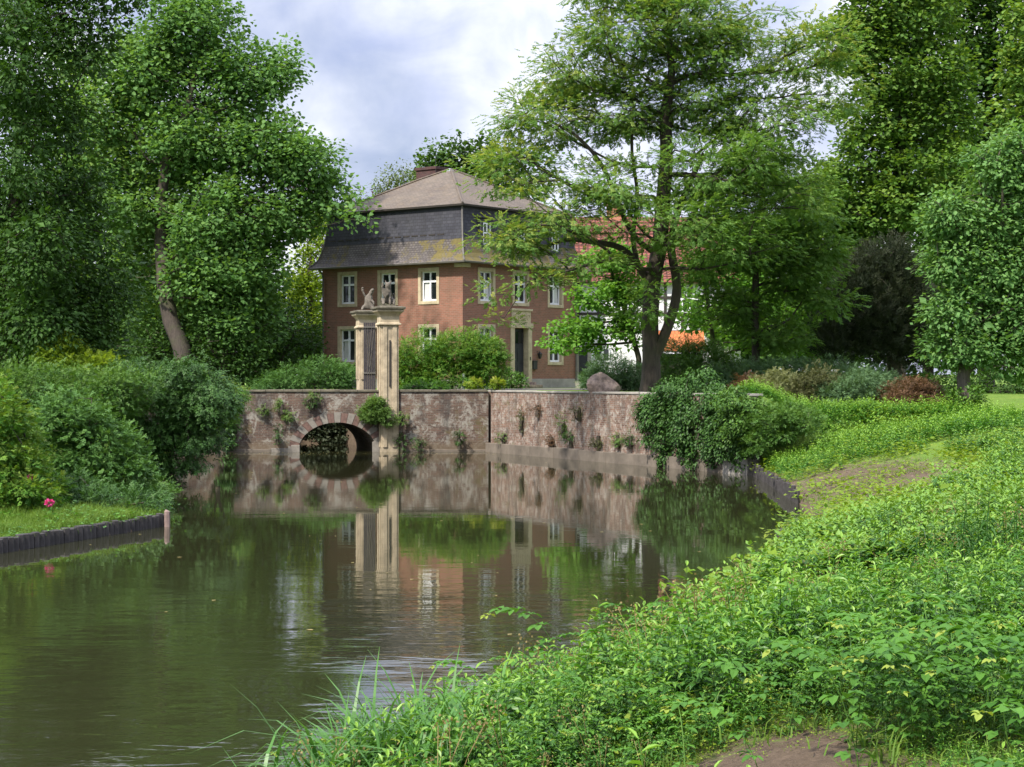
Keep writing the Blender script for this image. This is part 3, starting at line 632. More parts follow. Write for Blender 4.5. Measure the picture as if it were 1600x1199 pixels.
mb = MB(); skirts(mb, PR[4:]); mb.build('slate_band', M['slate'], rf)
mb = MB(); skirts(mb, [(.52, 9.42), (.60, 9.42), (.62, 9.50), (.60, 9.515)]); skirts(mb, [(0, 9.45), (.52, 9.42)]); mb.build('gutter', M['zinc'], rf)
UP = [(-.06, 12.62), (-.9, 13.0), (-2.4, 13.78), (-3.9, 14.62), (-5.1, 15.22)]
mb = MB(); skirts(mb, UP); mb.build('hipped_top', M['hiproof'], rf)
mb = MB(); skirts(mb, [(-.3, 12.5), (-.06, 12.52), (-.05, 12.615)]); mb.build('cornice', M['timber'], rf)
mb = MB()
for k in range(4):
    pts = [(*ring(d)[k], z+.03) for d, z in UP]; mb.tube(pts, .07, 6)
mb.build('hip_ridge', M['hiproof'], rf)
mb = MB(); c_ = (WX/2, WY/2); mb.prof([(.22, 15.1), (.2, 15.2), (.05, 15.32)], *c_); mb.build('apex_cap', M['metal'], rf)
for k in range(4): mb = MB(); mb.tube([(*ring(d)[k], z+.01) for d, z in PR], .05, 6); mb.build('mansard_hip', M['zinc'], rf)
for u in np.arange(1.4, 9.6, .62): mb = MB(); mb.box(.09, .14, u, u+.46, 11.0, 11.06); mb.build('snow_guard', M['timber'], rf)
def dormer(u):
    mb = MB(); F = FACE['R']
    x0, x1 = u-.5, u+.5; zb, zt = 10.35, 11.95
    fr = -.10 
    def n_(z): return float(np.interp(z, [p[1] for p in PR], [p[0] for p in PR]))
    for x in (x0, x1): mb.poly([F(x, n_(zb), zb), F(x, .05, zb), F(x, .05, zt), F(x, n_(zt)-.2, zt)])
    mb.poly([F(x0, .05, zb), F(x0+.17, .05, zb), F(x0+.17, .05, zt), F(x0, .05, zt)]); mb.poly([F(x1-.17, .05, zb), F(x1, .05, zb), F(x1, .05, zt), F(x1-.17, .05, zt)])
    mb.poly([F(x0+.17, .05, 11.7), F(x1-.17, .05, 11.7), F(x1-.17, .05, zt), F(x0+.17, .05, zt)]); mb.poly([F(x0+.17, .05, zb), F(x1-.17, .05, zb), F(x1-.17, .05, 10.5), F(x0+.17, .05, 10.5)])
    mb.box(x0-.12, x1+.12, -.18, .7, zt, zt+.08)
    d = mb.build('dormer', M['slate'], house)
    mb = MB(); G_ = lambda a, n, z: F(a, n+.17, z)
    hw = .33
    for a, b, c, e in ((u-hw, u-hw+.08, 10.5, 11.7), (u+hw-.08, u+hw, 10.5, 11.7), (u-.04, u+.04, 10.5, 11.7), (u-hw, u+hw, 10.5, 10.6), (u-hw, u+hw, 11.62, 11.7), (u-hw, u+hw, 11.1, 11.18)):
        pr = .0 if b-a > .3 else .004; fbox(mb, F, a, b, -.05-pr, .04+pr, c, e)
    mb.build('window_frame', M['white'], d); mb = MB(); mb.poly([F(u-hw, 0, 10.5), F(u+hw, 0, 10.5), F(u+hw, 0, 11.7), F(u-hw, 0, 11.7)]); mb.build('window_pane', M['glass'], d)
for u in (2.0, 5.05, 8.2): dormer(u)
mb = MB(); mb.tube([(WX-.12, -.09, 3.0), (WX-.12, -.09, 9.1), (WX-.12, -.4, 9.4)], .05, 8); mb.build('downpipe', M['zinc'], house)
mb = MB(); mb.tube([(-.09, WY-.15, 3.0), (-.09, WY-.15, 9.1), (-.4, WY-.15, 9.4)], .05, 8); mb.build('downpipe', M['zinc'], house)
# chimney (world X -4.75, Y 104)
ch = Matrix.Rotation(-HA, 3, 'Z') @ Vector((X(675, 104.6)-HC[0], 104.6-HC[1], 0))
mb = MB(); mb.box(ch.x-.55, ch.x+.55, ch.y-.75, ch.y+.75, 13.5, 15.52); mb.box(ch.x-.62, ch.x+.62, ch.y-.82, ch.y+.82, 15.45, 15.62); mb.build('chimney', M['chim'], house, bevel=.01)
mb = MB(); mb.tube([(ch.x-.6, ch.y-.8, 14.4), (ch.x-.6, ch.y-.8, 16.3)], .02, 5); mb.build('lightning_rod', M['iron'], house)

# ------------------------------------------------------------------ half timbered house
fh = empty('half_timbered_house', (3.8, 104.2, 0), 0, 'white half timbered house with red tiled roof behind the big tree', 'house')
FWd, FD, FE, FR = 9.6, 9.0, 9.05, 13.1
mb = MB(); mb.box(0, FWd, 0, FD, 2.5, FE); mb.poly([(0, 0, FE), (0, FD, FE), (0, FD/2, FR-.1)]); mb.poly([(FWd, 0, FE), (FWd, FD, FE), (FWd, FD/2, FR-.1)]); mb.build('wall', M['render'], fh)
mb = MB(); 
for sgn in (0, 1):
    ye, yr = (-.4 if not sgn else FD+.4), FD/2; n = 11
    for k in range(n):        # courses slightly lapped
        a, b = k/n, (k+1)/n; za, zb = FE-.25+(FR-FE+.25)*a, FE-.25+(FR-FE+.25)*b; ya, yb = ye+(yr-ye)*a, ye+(yr-ye)*b; l = math.hypot(FR-FE, FD/2)
        mb.poly([(-.6, ya, za+.06), (FWd+.5, ya, za+.06), (FWd+.5, yb, zb), (-.6, yb, zb)], [(0, l*a), (FWd, l*a), (FWd, l*b), (0, l*b)]); mb.poly([(-.6, ya, za), (FWd+.5, ya, za), (FWd+.5, ya, za+.06), (-.6, ya, za+.06)])
mb.build('roof', M['redtile'], fh)
mb = MB()
for x in (0, 1.2, 2.1, 3.05, 4.05, 5.1, 6.1, 6.6, 7.4, 8.2, 9.44): mb.box(x, x+.16, -.05, .0, 5.9, FE-.05)
for z in (5.9, 6.95, 7.9, 8.85): mb.box(-.003, FWd+.003, -.055, .0, z, z+.16)
mb.build('timber_frame', M['timber'], fh)
def small_window(u, z0, w_=.42, h_=.85):
    mb = MB(); mb.box(u-w_, u+w_, -.09, -.056, z0, z0+h_); wn = mb.build('window', M['white'], fh)
    for a in (-.5, .5): mb = MB(); mb.box(u+a*w_-w_*.36, u+a*w_+w_*.36, -.10, -.091, z0+.1, z0+h_-.1); mb.build('pane', M['glass'], wn)
for u, z in ((6.15, 7.1), (7.0, 7.1), (7.85, 7.1), (2.6, 7.1), (1.5, 4.2), (4.4, 4.2)): small_window(u, z)
mb = MB(); mb.box(.12, .62, -.07, .0, 2.75, 5.0); dd = mb.build('door', M['door'], fh); mb = MB(); mb.box(.62, .82, -.1, .0, 2.75, 5.1); mb.box(.0, .12, -.1, 0, 2.75, 5.1); mb.box(.12, .62, -.1, 0, 5.0, 5.1); mb.build('door_frame', M['cement'], dd)
mb = MB(); mb.box(2.0, 3.0, FD/2-.3, FD/2+.3, FR-.8, 13.75); mb.box(1.94, 3.06, FD/2-.36, FD/2+.36, 13.75, 13.85); mb.build('chimney', M['chim_o'], fh, bevel=.01)
# small shed with an orange tiled roof
shd = empty('garden_shed', (X(1062, 92), 92, 2.5), 0, 'low shed with bright orange tiled roof behind the forked tree', 'shed')
mb = MB(); mb.box(-1.2, 1.2, 0, 2, 0, 2.1); mb.build('wall', M['timber'], shd)
mb = MB(); mb.poly([(-1.35, -.25, 2.15), (1.35, -.25, 2.15), (1.35, 1.2, 3.25), (-1.35, 1.2, 3.25)], [(0, 0), (2.7, 0), (2.7, 1.8), (0, 1.8)]); mb.poly([(-1.35, 2.4, 2.15), (1.35, 2.4, 2.15), (1.35, 1.2, 3.25), (-1.35, 1.2, 3.25)], [(0, 0), (2.7, 0), (2.7, 1.8), (0, 1.8)]); mb.build('roof', M['orange'], shd)
mb = MB(); mb.box(-1.4, 1.4, -.32, -.25, 2.02, 2.12); mb.build('gutter', M['white'], shd)

# drive on the island
mb = MB()
for k in range(12):
    a, b = -4+13*k/12, -4+13*(k+1)/12; mb.poly([(a, 84.5+max(0, -a)*.0, 2.715), (b, 84.5, 2.715), (b+1.5, 94.5+max(0, b)*.5, 2.715), (a+1.5, 94.5+max(0, a)*.5, 2.715)])
tag(mb.build('drive', M['paving']), 'dark paved drive in front of the brick house', kind='structure')
# bollard, boulder, planter
bo = empty('bollard', (X(724.5, 84), 84, 2.70), 0, 'grey metal bollard in front of the garden bush', 'bollard')
mb = MB(); mb.tube([(0, 0, -.1), (0, 0, .72)], .07, 14); mb.tube([(0, 0, .72), (0, 0, .76), (0, 0, .79)], [.075, .07, .03], 14); mb.build('post', M['metal'], bo)
mb = MB(); mb.tube([(0, 0, -.02), (0, 0, .04)], .11, 14); mb.build('base_ring', M['metal'], bo)
def rock(name, loc, size, label, seed, mt=None):
    import bmesh
    bm = bmesh.new(); bmesh.ops.create_icosphere(bm, subdivisions=4, radius=1); rs = random.Random(seed)
    pl = [(Vector([rs.uniform(-1, 1) for _ in range(3)]).normalized(), rs.uniform(.55, .85)) for _ in range(16)]
    for v in bm.verts:
        for n_, d_ in pl:
            k = v.co.dot(n_)-d_
            if k > 0: v.co -= n_*k*.9
        v.co += v.co*.03*math.sin(v.co.x*11+v.co.y*7)*math.cos(v.co.z*9)
        v.co.x *= size[0]; v.co.y *= size[1]; v.co.z *= size[2]
    me = bpy.data.meshes.new(name); bm.to_mesh(me); bm.free(); me.materials.append(mt or M['rock']); o = bpy.data.objects.new(name, me); C.objects.link(o); o.location = loc
    return tag(o, label, name)
rock('boulder', (X(945, 70.5), 70.5, 2.85), (.82, .6, .68), 'large rough brown boulder on top of the wall beside the big tree', 5)
pt = empty('planter', (X(904, 100), 100, 2.72), 0, 'small grey flower tub at the corner door', 'planter')
mb = MB(); mb.tube([(0, 0, 0), (0, 0, .35), (0, 0, .38)], [.16, .22, .24], 12); mb.build('tub', M['cement'], pt)

# ------------------------------------------------------------------ timber palisades
def palisade(pts, spacing, rad, top, label):
    a = empty('timber_palisade', (pts[0][0], pts[0][1], 0), 0, label, 'palisade', 'timber palisades along the water')
    pts = [Vector((*p, 0)) for p in pts]; seg = []; mb0 = MB()
    for p_, q_ in zip(pts, pts[1:]):
        n = int((q_-p_).length/spacing)
        for k in range(n): seg.append(p_+(q_-p_)*k/n)
        d = (q_-p_).normalized(); nn = Vector((-d.y, d.x, 0))*.07
        if nn.x < 0 and p_.x > 0: nn = -nn
        if nn.x > 0 and p_.x < 0: nn = -nn
        A_, B_ = p_+nn-pts[0], q_+nn-pts[0]
        mb0.poly([(A_.x, A_.y, -.6), (B_.x, B_.y, -.6), (B_.x, B_.y, top-(.05 if p_.x < 0 else .3)), (A_.x, A_.y, top-(.05 if p_.x < 0 else .3))])
    mb0.build('backing_board', M['pile'], a)
    for s_ in seg[:99]:
        mb = MB(); h_ = top+random.uniform(-.02, .025)*(1 if top < .3 else 3.2); r_ = rad*random.uniform(.88, 1.1); s2 = s_-pts[0]; lx, ly = random.uniform(-.012, .012), random.uniform(-.012, .012)
        mb.tube([(s2.x-lx, s2.y-ly, -.6), (s2.x+lx, s2.y+ly, h_-.015), (s2.x+lx, s2.y+ly, h_)], [r_, r_, r_*.8], 7); mb.build('pile', M['pile'], a)
    return a
palisade([(-7.75, 39.55), (-9.7, 33.25), (-10.8, 31.3)], .175, .088, .27, 'curved row of dark timber piles edging the left bank below the shrubs')
palisade([(8.15, 60.1), (7.95, 55), (7.45, 46.2)], .42, .062, .36, 'receding row of dark timber piles below the bare earth slope')
palisade([(5.28, 35.0), (5.5, 35.6), (5.95, 36.8)], .2, .085, .34, 'short stub of dark timber piles where the right bank juts out')
mb = MB(); mb.tube([(0, 0, -.5), (0, 0, .34), (.01, 0, .36)], [.07, .065, .05], 8)
o = mb.build('mooring_post', M['post']); o.location = (-7.62, 39.3, 0); tag(o, 'faded pinkish wooden post ending the left palisade', 'post')

# ------------------------------------------------------------------ foliage building blocks
def tleaf(w=.5, fold=.06, droop=.0):
    return Tpl([(0, 0, 0), (.45, w/2, fold), (1, 0, -droop), (.45, -w/2, fold)], Q=[(0, 3, 2, 1)])
def tleaf5(w=.9):   # lobed broad leaf
    return Tpl([(0, 0, 0), (.15, w*.5, .03), (.55, w*.42, .06), (1, 0, -.05), (.55, -w*.42, .06), (.15, -w*.5, .03), (.5, 0, 0)], Q=[(0, 6, 2, 1), (0, 5, 4, 6)], T=[(6, 3, 2), (6, 4, 3)])
def tfern(n=6, lw=.26, ll=.32, droop=.3):
    """compound leaf: pairs of leaflets along a drooping midrib"""
    V, Q = [], []
    for i in range(n):
        x = .12+.8*i/(n-1); z = -droop*x*x; s = ll*(1-.45*abs(x-.45))
        for sg in (1, -1):
            b = len(V); dx, dy = .45*s, sg*s
            V += [(x, 0, z), (x+dx*.5-lw*.16, dy*.5, z-.02), (x+dx, dy, z-.10*s), (x+dx*.5+lw*.25*.8, dy*.5, z-.02)]; Q.append((b, b+1, b+2, b+3))
    b = len(V); V += [(.95, 0, -droop*.9), (1.08, .05, -droop*1.05), (1.25, 0, -droop*1.4), (1.08, -.05, -droop*1.05)]; Q.append((b, b+1, b+2, b+3))
    return Tpl(V, Q=Q)
def tspray(n=7, w=.55, ll=.42, seed=0):
    r = np.random.default_rng(seed); V, Q, A = [], [], []
    for i in range(n):
        x = .1+.8*i/(n-1); a = r.uniform(.3, 1.1)*(1 if i % 2 else -1); s = ll*r.uniform(.75, 1.15); z = r.uniform(-.08, .08)-.1*x
        d = np.array([math.cos(a), math.sin(a), r.uniform(-.45, .15)]); sd = np.array([-math.sin(a), math.cos(a), r.uniform(-.3, .3)])*w*s/2
        p_ = np.array([x, 0, z]); b = len(V); V += [p_, p_+d*s*.45+sd+(0, 0, .02), p_+d*s, p_+d*s*.45-sd+(0, 0, .02)]; Q.append((b, b+3, b+2, b+1)); A += [(r.uniform(-.3, .3), 0, 0)]*4
    return Tpl(V, Q=Q, A=A)
LEAF = {'broad': tleaf5(.95), 'oval': tleaf(.62), 'lance': tleaf(.3, .03, .08), 'fern': tfern(), 'fern_far': tfern(4, .36, .4), 'spray': tspray(7), 'spray2': tspray(6, .7, .5, 3), 'needle': tspray(9, .2, .55, 5), 'pin': tspray(12, .42, .42, 8)}

def rball(n):
    v = norm(RNG.normal(size=(n, 3))); return v*RNG.random((n, 1))**(1/3)
def crown_centres(blobs, n, shell=.35, spill=.14, smax=1.25):
    """blobs: (cx,cy,cz,rx,ry,rz[,weight]) ellipsoids; returns cluster centres and outward directions"""
    B = np.array([b[:6] for b in blobs], float); wt = np.array([(b[6] if len(b) > 6 else 1)*(b[3]*b[5]*b[4])**(2/3) for b in blobs]); wt /= wt.sum()
    k = RNG.choice(len(B), n, p=wt); u = norm(RNG.normal(size=(n, 3))); r = shell+(1-shell)*RNG.random((n, 1))**.6
    r = r*np.where(RNG.random((n, 1)) < spill, RNG.uniform(1, smax, (n, 1)), 1.); c = B[k, :3]+u*r*B[k, 3:6]
    return c, norm(u/B[k, 3:6]), k
def skeleton(trunk, cents, r_tip=.012, expo=.46, r_trunk=None, droop=.12, maxr=None):
    """grow limbs from the trunk polyline (points) to cluster centres; returns mesh arrays"""
    pts = [np.array(trunk[0], float)]; par = [-1]
    for a, b in zip(trunk, trunk[1:]):
        a, b = np.array(a, float), np.array(b, float); n = max(1, int(np.linalg.norm(b-a)/.6))
        for k in range(n): pts.append(a+(b-a)*(k+1)/n); par.append(len(pts)-2)
    nt_ = len(pts); plen = [0.0]*nt_
    for i in range(1, nt_): plen[i] = plen[par[i]]+np.linalg.norm(pts[i]-pts[par[i]])*.25
    T0 = np.array(pts); order = np.argsort(np.min(np.linalg.norm(cents[:, None]-T0[None], axis=2), axis=1)) if len(cents) < 3000 else np.arange(len(cents))
    Pn = np.zeros((nt_+len(cents)*12, 3)); PL = np.zeros(len(Pn)); Pn[:nt_] = T0; PL[:nt_] = plen; n = nt_; par = par+[0]*(len(Pn)-nt_); leaf = np.zeros(len(Pn))
    for ci in order:
        a = cents[ci]; d = a-Pn[:n]; D = np.linalg.norm(d, axis=1); pen = D*(1+.55*np.clip(-d[:, 2]/np.maximum(D, .01), 0, 1))+.42*PL[:n]
        j = int(np.argmin(pen)); p0 = Pn[j]; dist = D[j]
        if dist < .1: leaf[j] += 1; continue
        k = int(min(11, max(1, dist/.7))); jd = (p0-Pn[par[j]]) if par[j] >= 0 else np.array([0, 0, 1.]); jl = np.linalg.norm(jd); jd = jd/jl if jl > 1e-6 else np.array([0, 0, 1.])
        ctrl = p0+(jd*.45+np.array([0, 0, .25]))*dist*.5+(a-p0)*.2; prev = j
        for i in range(1, k+1):
            t_ = i/k; q = (1-t_)**2*p0+2*t_*(1-t_)*ctrl+t_*t_*a
            if i < k: q = q+RNG.normal(size=3)*.05*dist/k*1.6
            Pn[n] = q; par[n] = prev; PL[n] = PL[prev]+np.linalg.norm(q-Pn[prev]); prev = n; n += 1
        leaf[prev] += 1
    cnt = leaf[:n].copy()
    for i in range(n-1, 0, -1): cnt[par[i]] += cnt[i]
    rad = r_tip*np.maximum(cnt, .6)**expo
    if r_trunk:
        s = r_trunk/rad[1]; k_ = np.clip((rad-r_tip)/(rad[1]-r_tip), 0, 1); rad = rad*(1+(s-1)*k_**.8)
    return Pn[:n], np.array(par[:n]), rad, nt_
def tubes(P_, par, rad, sides=6, flare=1.6, nt_=0):
    n = len(P_); child = np.zeros(n, int)-1
    best = {}
    for i in range(1, n):
        p_ = par[i]
        if p_ not in best or rad[i] > rad[best[p_]]: best[p_] = i
    dirs = np.zeros((n, 3)); 
    for i in range(n):
        a = P_[i]-P_[par[i]] if par[i] >= 0 else P_[best[i]]-P_[i]; b = P_[best[i]]-P_[i] if i in best else a; dirs[i] = a/max(1e-9, np.linalg.norm(a))+b/max(1e-9, np.linalg.norm(b))
    dirs = norm(dirs); up = np.tile([.13, 1., .07], (n, 1)); a = norm(np.cross(dirs, up)); b = np.cross(dirs, a); ang = np.arange(sides)/sides*2*math.pi
    def ringat(i, dirv_i, r): return P_[i]+r*(np.cos(ang)[:, None]*a[dirv_i]+np.sin(ang)[:, None]*b[dirv_i])
    rr = rad.copy()
    if nt_: 
        for i, f in enumerate((flare, 1+(flare-1)*.35, 1.05)):
            if i < nt_: rr[i] = rad[min(1, n-1)]*f
    V = [ringat(i, i, rr[i]) for i in range(n)]; Q = []
    base = np.concatenate(V); extra = []; ne = n*sides; k = np.arange(sides); q = (k+1) % sides
    for i in range(1, n):
        p_ = par[i]
        if best.get(p_) == i: s0 = p_*sides
        else:       # a side limb starts with its own ring inside the parent
            extra.append(ringat(p_, i, min(rr[i]*1.25, rr[p_]))); s0 = ne; ne += sides
        Q.append(np.stack([s0+k, s0+q, i*sides+q, i*sides+k], 1))
    V = np.concatenate([base]+extra) if extra else base
    return V, np.concatenate(Q)
def leaves(acc, cents, outd, n_per, Rc, size, kind, flat=.5, up=1., outw=.6, jit=.5, njit=.32, hang=0., sizevar=.3, young=0., clump=None):
    """scatter leaves round every cluster centre"""
    n = len(cents)*n_per; ci = np.repeat(np.arange(len(cents)), n_per); Rr = np.broadcast_to(Rc, (len(cents),))[ci]
    u = rball(n); pos = cents[ci]+u*Rr[:, None]*np.array([1, 1, flat])
    pos[:, 2] -= (u[:, 0]**2+u[:, 1]**2)*Rr*.25
    od = outd[ci]
    d = norm(u*np.array([1, 1, .3])*1.0+od*outw*np.array([1, 1, .5])+RNG.normal(size=(n, 3))*jit+np.array([0, 0, -hang]))
    nn = norm(np.array([0, 0, up])+od*.5+u*.7+RNG.normal(size=(n, 3))*njit)
    sc = size*(1+sizevar*RNG.uniform(-1, 1, n)); A = np.zeros((n, 3)); A[:, 0] = RNG.random(n)
    cl = (RNG.random(len(cents)) if clump is None else clump)[ci]; A[:, 1] = np.clip(cl+.15*RNG.normal(size=n), 0, 1)
    if young is not None: A[:, 2] = np.clip((u[:, 2]*.6+.2+RNG.normal(size=n)*.25)*np.broadcast_to(young, (len(cents),))[ci], 0, 1)
    t = LEAF[kind]; V, Q, T, _ = inst(t, pos, frames(d, nn), sc); Ai = np.repeat(A, len(t.V), 0)+np.tile(t.A, (n, 1)); acc.add(V, Q, T, np.clip(Ai, 0, 1))
def tree(name, label, cat, trunk, blobs, ncl, n_per, Rc, size, kind, lm, bark, r_trunk=.3, group=None, shell=.35, hide_trunk=False, young=.3, flat=.5, skel=None, r_tip=.012, fol='crown', stem='trunk', sides=6, cfilter=None, spill=.14, smax=1.25, inner=0, **kw):
    base = trunk[0]; t = empty(name, tuple(base), 0, label, cat, group); base = np.array(base, float)
    c, o_, k = crown_centres(blobs, ncl, shell, spill, smax)
    if cfilter is not None: m_ = cfilter(c); c, o_, k = c[m_], o_[m_], k[m_]
    yo = np.array([b[7] if len(b) > 7 else young for b in blobs])[k]
    sel = RNG.choice(len(c), min(len(c), skel or len(c)), replace=False)
    P_, par, rad, nt_ = skeleton(trunk, c[sel], r_tip, r_trunk=r_trunk)
    V, Q = tubes(P_, par, rad, sides, nt_=nt_); build_np(stem, V-base, [Q], bark, t, smooth=True)
    acc = Acc(); leaves(acc, c-base, o_, n_per, Rc*RNG.uniform(.75, 1.25, len(c)), size, kind, flat=flat, young=yo, **kw)
    if inner:      # the shaded heart of the crown
        c2, o2, _ = crown_centres(blobs, inner, 0, 0, 1); cb = np.array([b[:3] for b in blobs])[_]; c2 = cb+(c2-cb)*.62
        leaves(acc, c2-base, o2, 16, Rc*1.2, size*1.9, 'oval', flat=.9, young=None, jit=.7)
    acc.build(fol, lm, t); return t
def PB(Y, lst, dy=None):
    """ellipsoids given as seen (px, py, rx px, ry px [, dY, depth radius, weight, young]) at distance Y"""
    out = []
    for b in lst:
        px, py, rx, ry = b[:4]; y_ = Y+(b[4] if len(b) > 4 and b[4] is not None else 0); s = y_/FP
        out.append((X(px, y_), y_, Z(py, y_), rx*s, (b[5] if len(b) > 5 and b[5] else max(1.2, rx*s*.8)), ry*s)+((b[6],) if len(b) > 6 else (1,))+((b[7],) if len(b) > 7 else ()))
    return out
def PT(Y, lst): return [tuple(at(a[0], a[1], Y+(a[2] if len(a) > 2 else 0))) for a in lst]

# ------------------------------------------------------------------ trees
# big pinnate tree with the forked trunk, right of the brick house
Yt = 71.5
trunk = [(X(1018, Yt), Yt, 2.4)]+PT(Yt, [(1018, 560), (1016, 500), (1020, 440), (1032, 380), (1036, 320), (1042, 250), (1040, 180), (1050, 110), (1045, 50)])
big_blobs = PB(Yt, [(800, 262, 62, 42, -1, 2.6, 1, .9), (850, 180, 75, 50, 0, 3, 1, .9), (880, 330, 90, 45, -2, 3, 1, .8), (800, 370, 52, 32, -3, 1.8, .8, .9), (900, 105, 70, 50, 1, 3, 1, .7), (980, 55, 90, 60, 0, 3.5, 1.1, .6), (1080, 40, 95, 60, 0, 3.5, 1.1, .6),
    (1180, 60, 70, 45, 0, 3, .9, .8), (1270, 70, 70, 45, 0, 2.5, .8, .9), (1300, 130, 60, 50, 1, 2.5, .8, .7), (970, 170, 90, 60, 1, 3.5, 1, .5), (1090, 150, 110, 70, 1, 4, 1.1, .4), (1200, 180, 100, 70, 0, 3.5, 1, .4), (960, 280, 90, 50, -2, 3, .9, .4),
    (1120, 260, 110, 55, -2, 3.5, 1, .2), (1230, 290, 80, 60, 0, 3, .9, .3), (1060, 350, 100, 45, -3, 3, .9, .2), (930, 410, 60, 25, -3, 2, .5, .3), (1140, 380, 80, 55, -2, 3, .9, .1), (765, 445, 34, 15, -4, 1.2, .35, .9), (830, 440, 44, 22, -4, 1.5, .3, .8), (760, 500, 30, 10, -4, 1, .16, .9), (1010, 470, 36, 70, -2, 1.3, .3, .2), (1025, -30, 150, 40, 0, 4, 1, .5), (860, 480, 38, 14, -4, 1.2, .15, .8)])
tree('tall_pinnate_tree', 'big spreading tree with forked dark trunk and feathery leaves beside the brick house', 'tree', trunk, big_blobs, 1000, 34, .95, .28, 'pin', M['pinnate'], M['bark_dark'], r_trunk=.35, shell=.3, flat=.24, up=2.4, jit=.3, young=.5, r_tip=.014, sides=7, hang=.1, skel=750)
bigtree = bpy.data.objects['tall_pinnate_tree']
# second heavy stem of the same tree
Vs, Qs = [], []
lim = [PT(Yt, [(1022, 560), (1045, 510, -.2), (1062, 450, -.3), (1046, 392, -.3), (1055, 340), (1075, 290), (1100, 240)]), PT(Yt, [(1020, 450), (1000, 420), (975, 385, -.4), (925, 378, -.8), (880, 372, -1), (840, 392, -1.5)]), PT(Yt, [(1028, 395), (1062, 375, -.4), (1085, 330), (1110, 290), (1150, 235)]), PT(Yt, [(1030, 400), (985, 370), (960, 300, -.5), (938, 250, -.8), (900, 210, -1), (860, 190)]), PT(Yt, [(1000, 425), (985, 370), (1000, 310), (985, 240), (990, 160)])]
rads = [.23, .16, .15, .12, .11]
mb = MB()
for l, r_ in zip(lim, rads):
    P3 = [Vector(q_) for q_ in l]; sm_ = []
    for i in range(len(P3)-1):
        for k in range(3): sm_.append(P3[i].lerp(P3[i+1], k/3))
    sm_.append(P3[-1])
    for _ in range(2): sm_ = [sm_[0]]+[(sm_[i-1]+sm_[i]*2+sm_[i+1])/4 for i in range(1, len(sm_)-1)]+[sm_[-1]]
    mb.tube([q_-Vector(trunk[0]) for q_ in sm_], [r_*(1-.62*i/len(sm_)) for i in range(len(sm_))], 8)
mb.build('limb', M['bark_dark'], bigtree)

# slim pinnate tree to its right
Ys = 77
tree('slim_pinnate_tree', 'slim straight tree with dark feathery leaves standing in the hedge', 'tree', [(X(1182, Ys), Ys, 2.2)]+PT(Ys, [(1180, 500), (1181, 420), (1186, 350), (1194, 290), (1190, 230)]),
     PB(Ys, [(1190, 270, 60, 45), (1130, 330, 50, 40), (1250, 330, 55, 45), (1180, 390, 70, 40), (1110, 420, 45, 35), (1240, 430, 60, 35), (1150, 480, 50, 30), (1220, 520, 50, 30), (1290, 390, 40, 35), (1290, 470, 40, 20)]), 380, 28, .75, .30, 'pin', M['pinnate'], M['bark_dark'], r_trunk=.17, flat=.32, up=2, young=.12, shell=.25, jit=.3, hang=.1)
# fresh green low tree in front of the white house
Ym = 82
tree('young_maple', 'low bright green maple hiding the white half timbered wall', 'tree', [(X(1000, Ym), Ym, 2.4)]+PT(Ym, [(998, 560), (985, 510), (970, 470), (965, 440)]),
     PB(Ym, [(935, 455, 42, 30), (985, 445, 40, 35), (900, 510, 38, 20), (955, 505, 45, 25), (880, 535, 28, 14), (985, 500, 30, 25), (965, 400, 30, 25), (930, 545, 25, 12, 0, 1, .5), (930, 400, 34, 22, 0, 1, .5), (990, 545, 16, 16, 0, 1, .5)]), 210, 34, .60, .165, 'broad', M['maple'], M['bark_dark'], r_trunk=.12, flat=.45, young=.4)
tree('young_maple', 'fresh green small tree between the forked trunk and the slim trunk', 'tree', [(X(1120, 84), 84, 2.3)]+PT(84, [(1118, 560), (1110, 500), (1100, 440), (1092, 400)]),
     PB(84, [(1075, 420, 32, 30, 0, 1.3, .5), (1120, 480, 55, 26), (1165, 520, 45, 30), (1080, 500, 28, 16, 0, 1, .5), (1180, 460, 40, 28), (1240, 480, 50, 34), (1140, 420, 50, 26), (1260, 540, 40, 25), (1060, 370, 30, 26, 0, 1.3, .4), (1075, 465, 22, 16, -2, .8, .4), (1090, 505, 22, 14, -2, .8, .4), (1110, 395, 26, 18, -2, .8, .4)]), 230, 34, .62, .165, 'broad', M['maple'], M['bark_dark'], r_trunk=.12, flat=.45, young=.3)
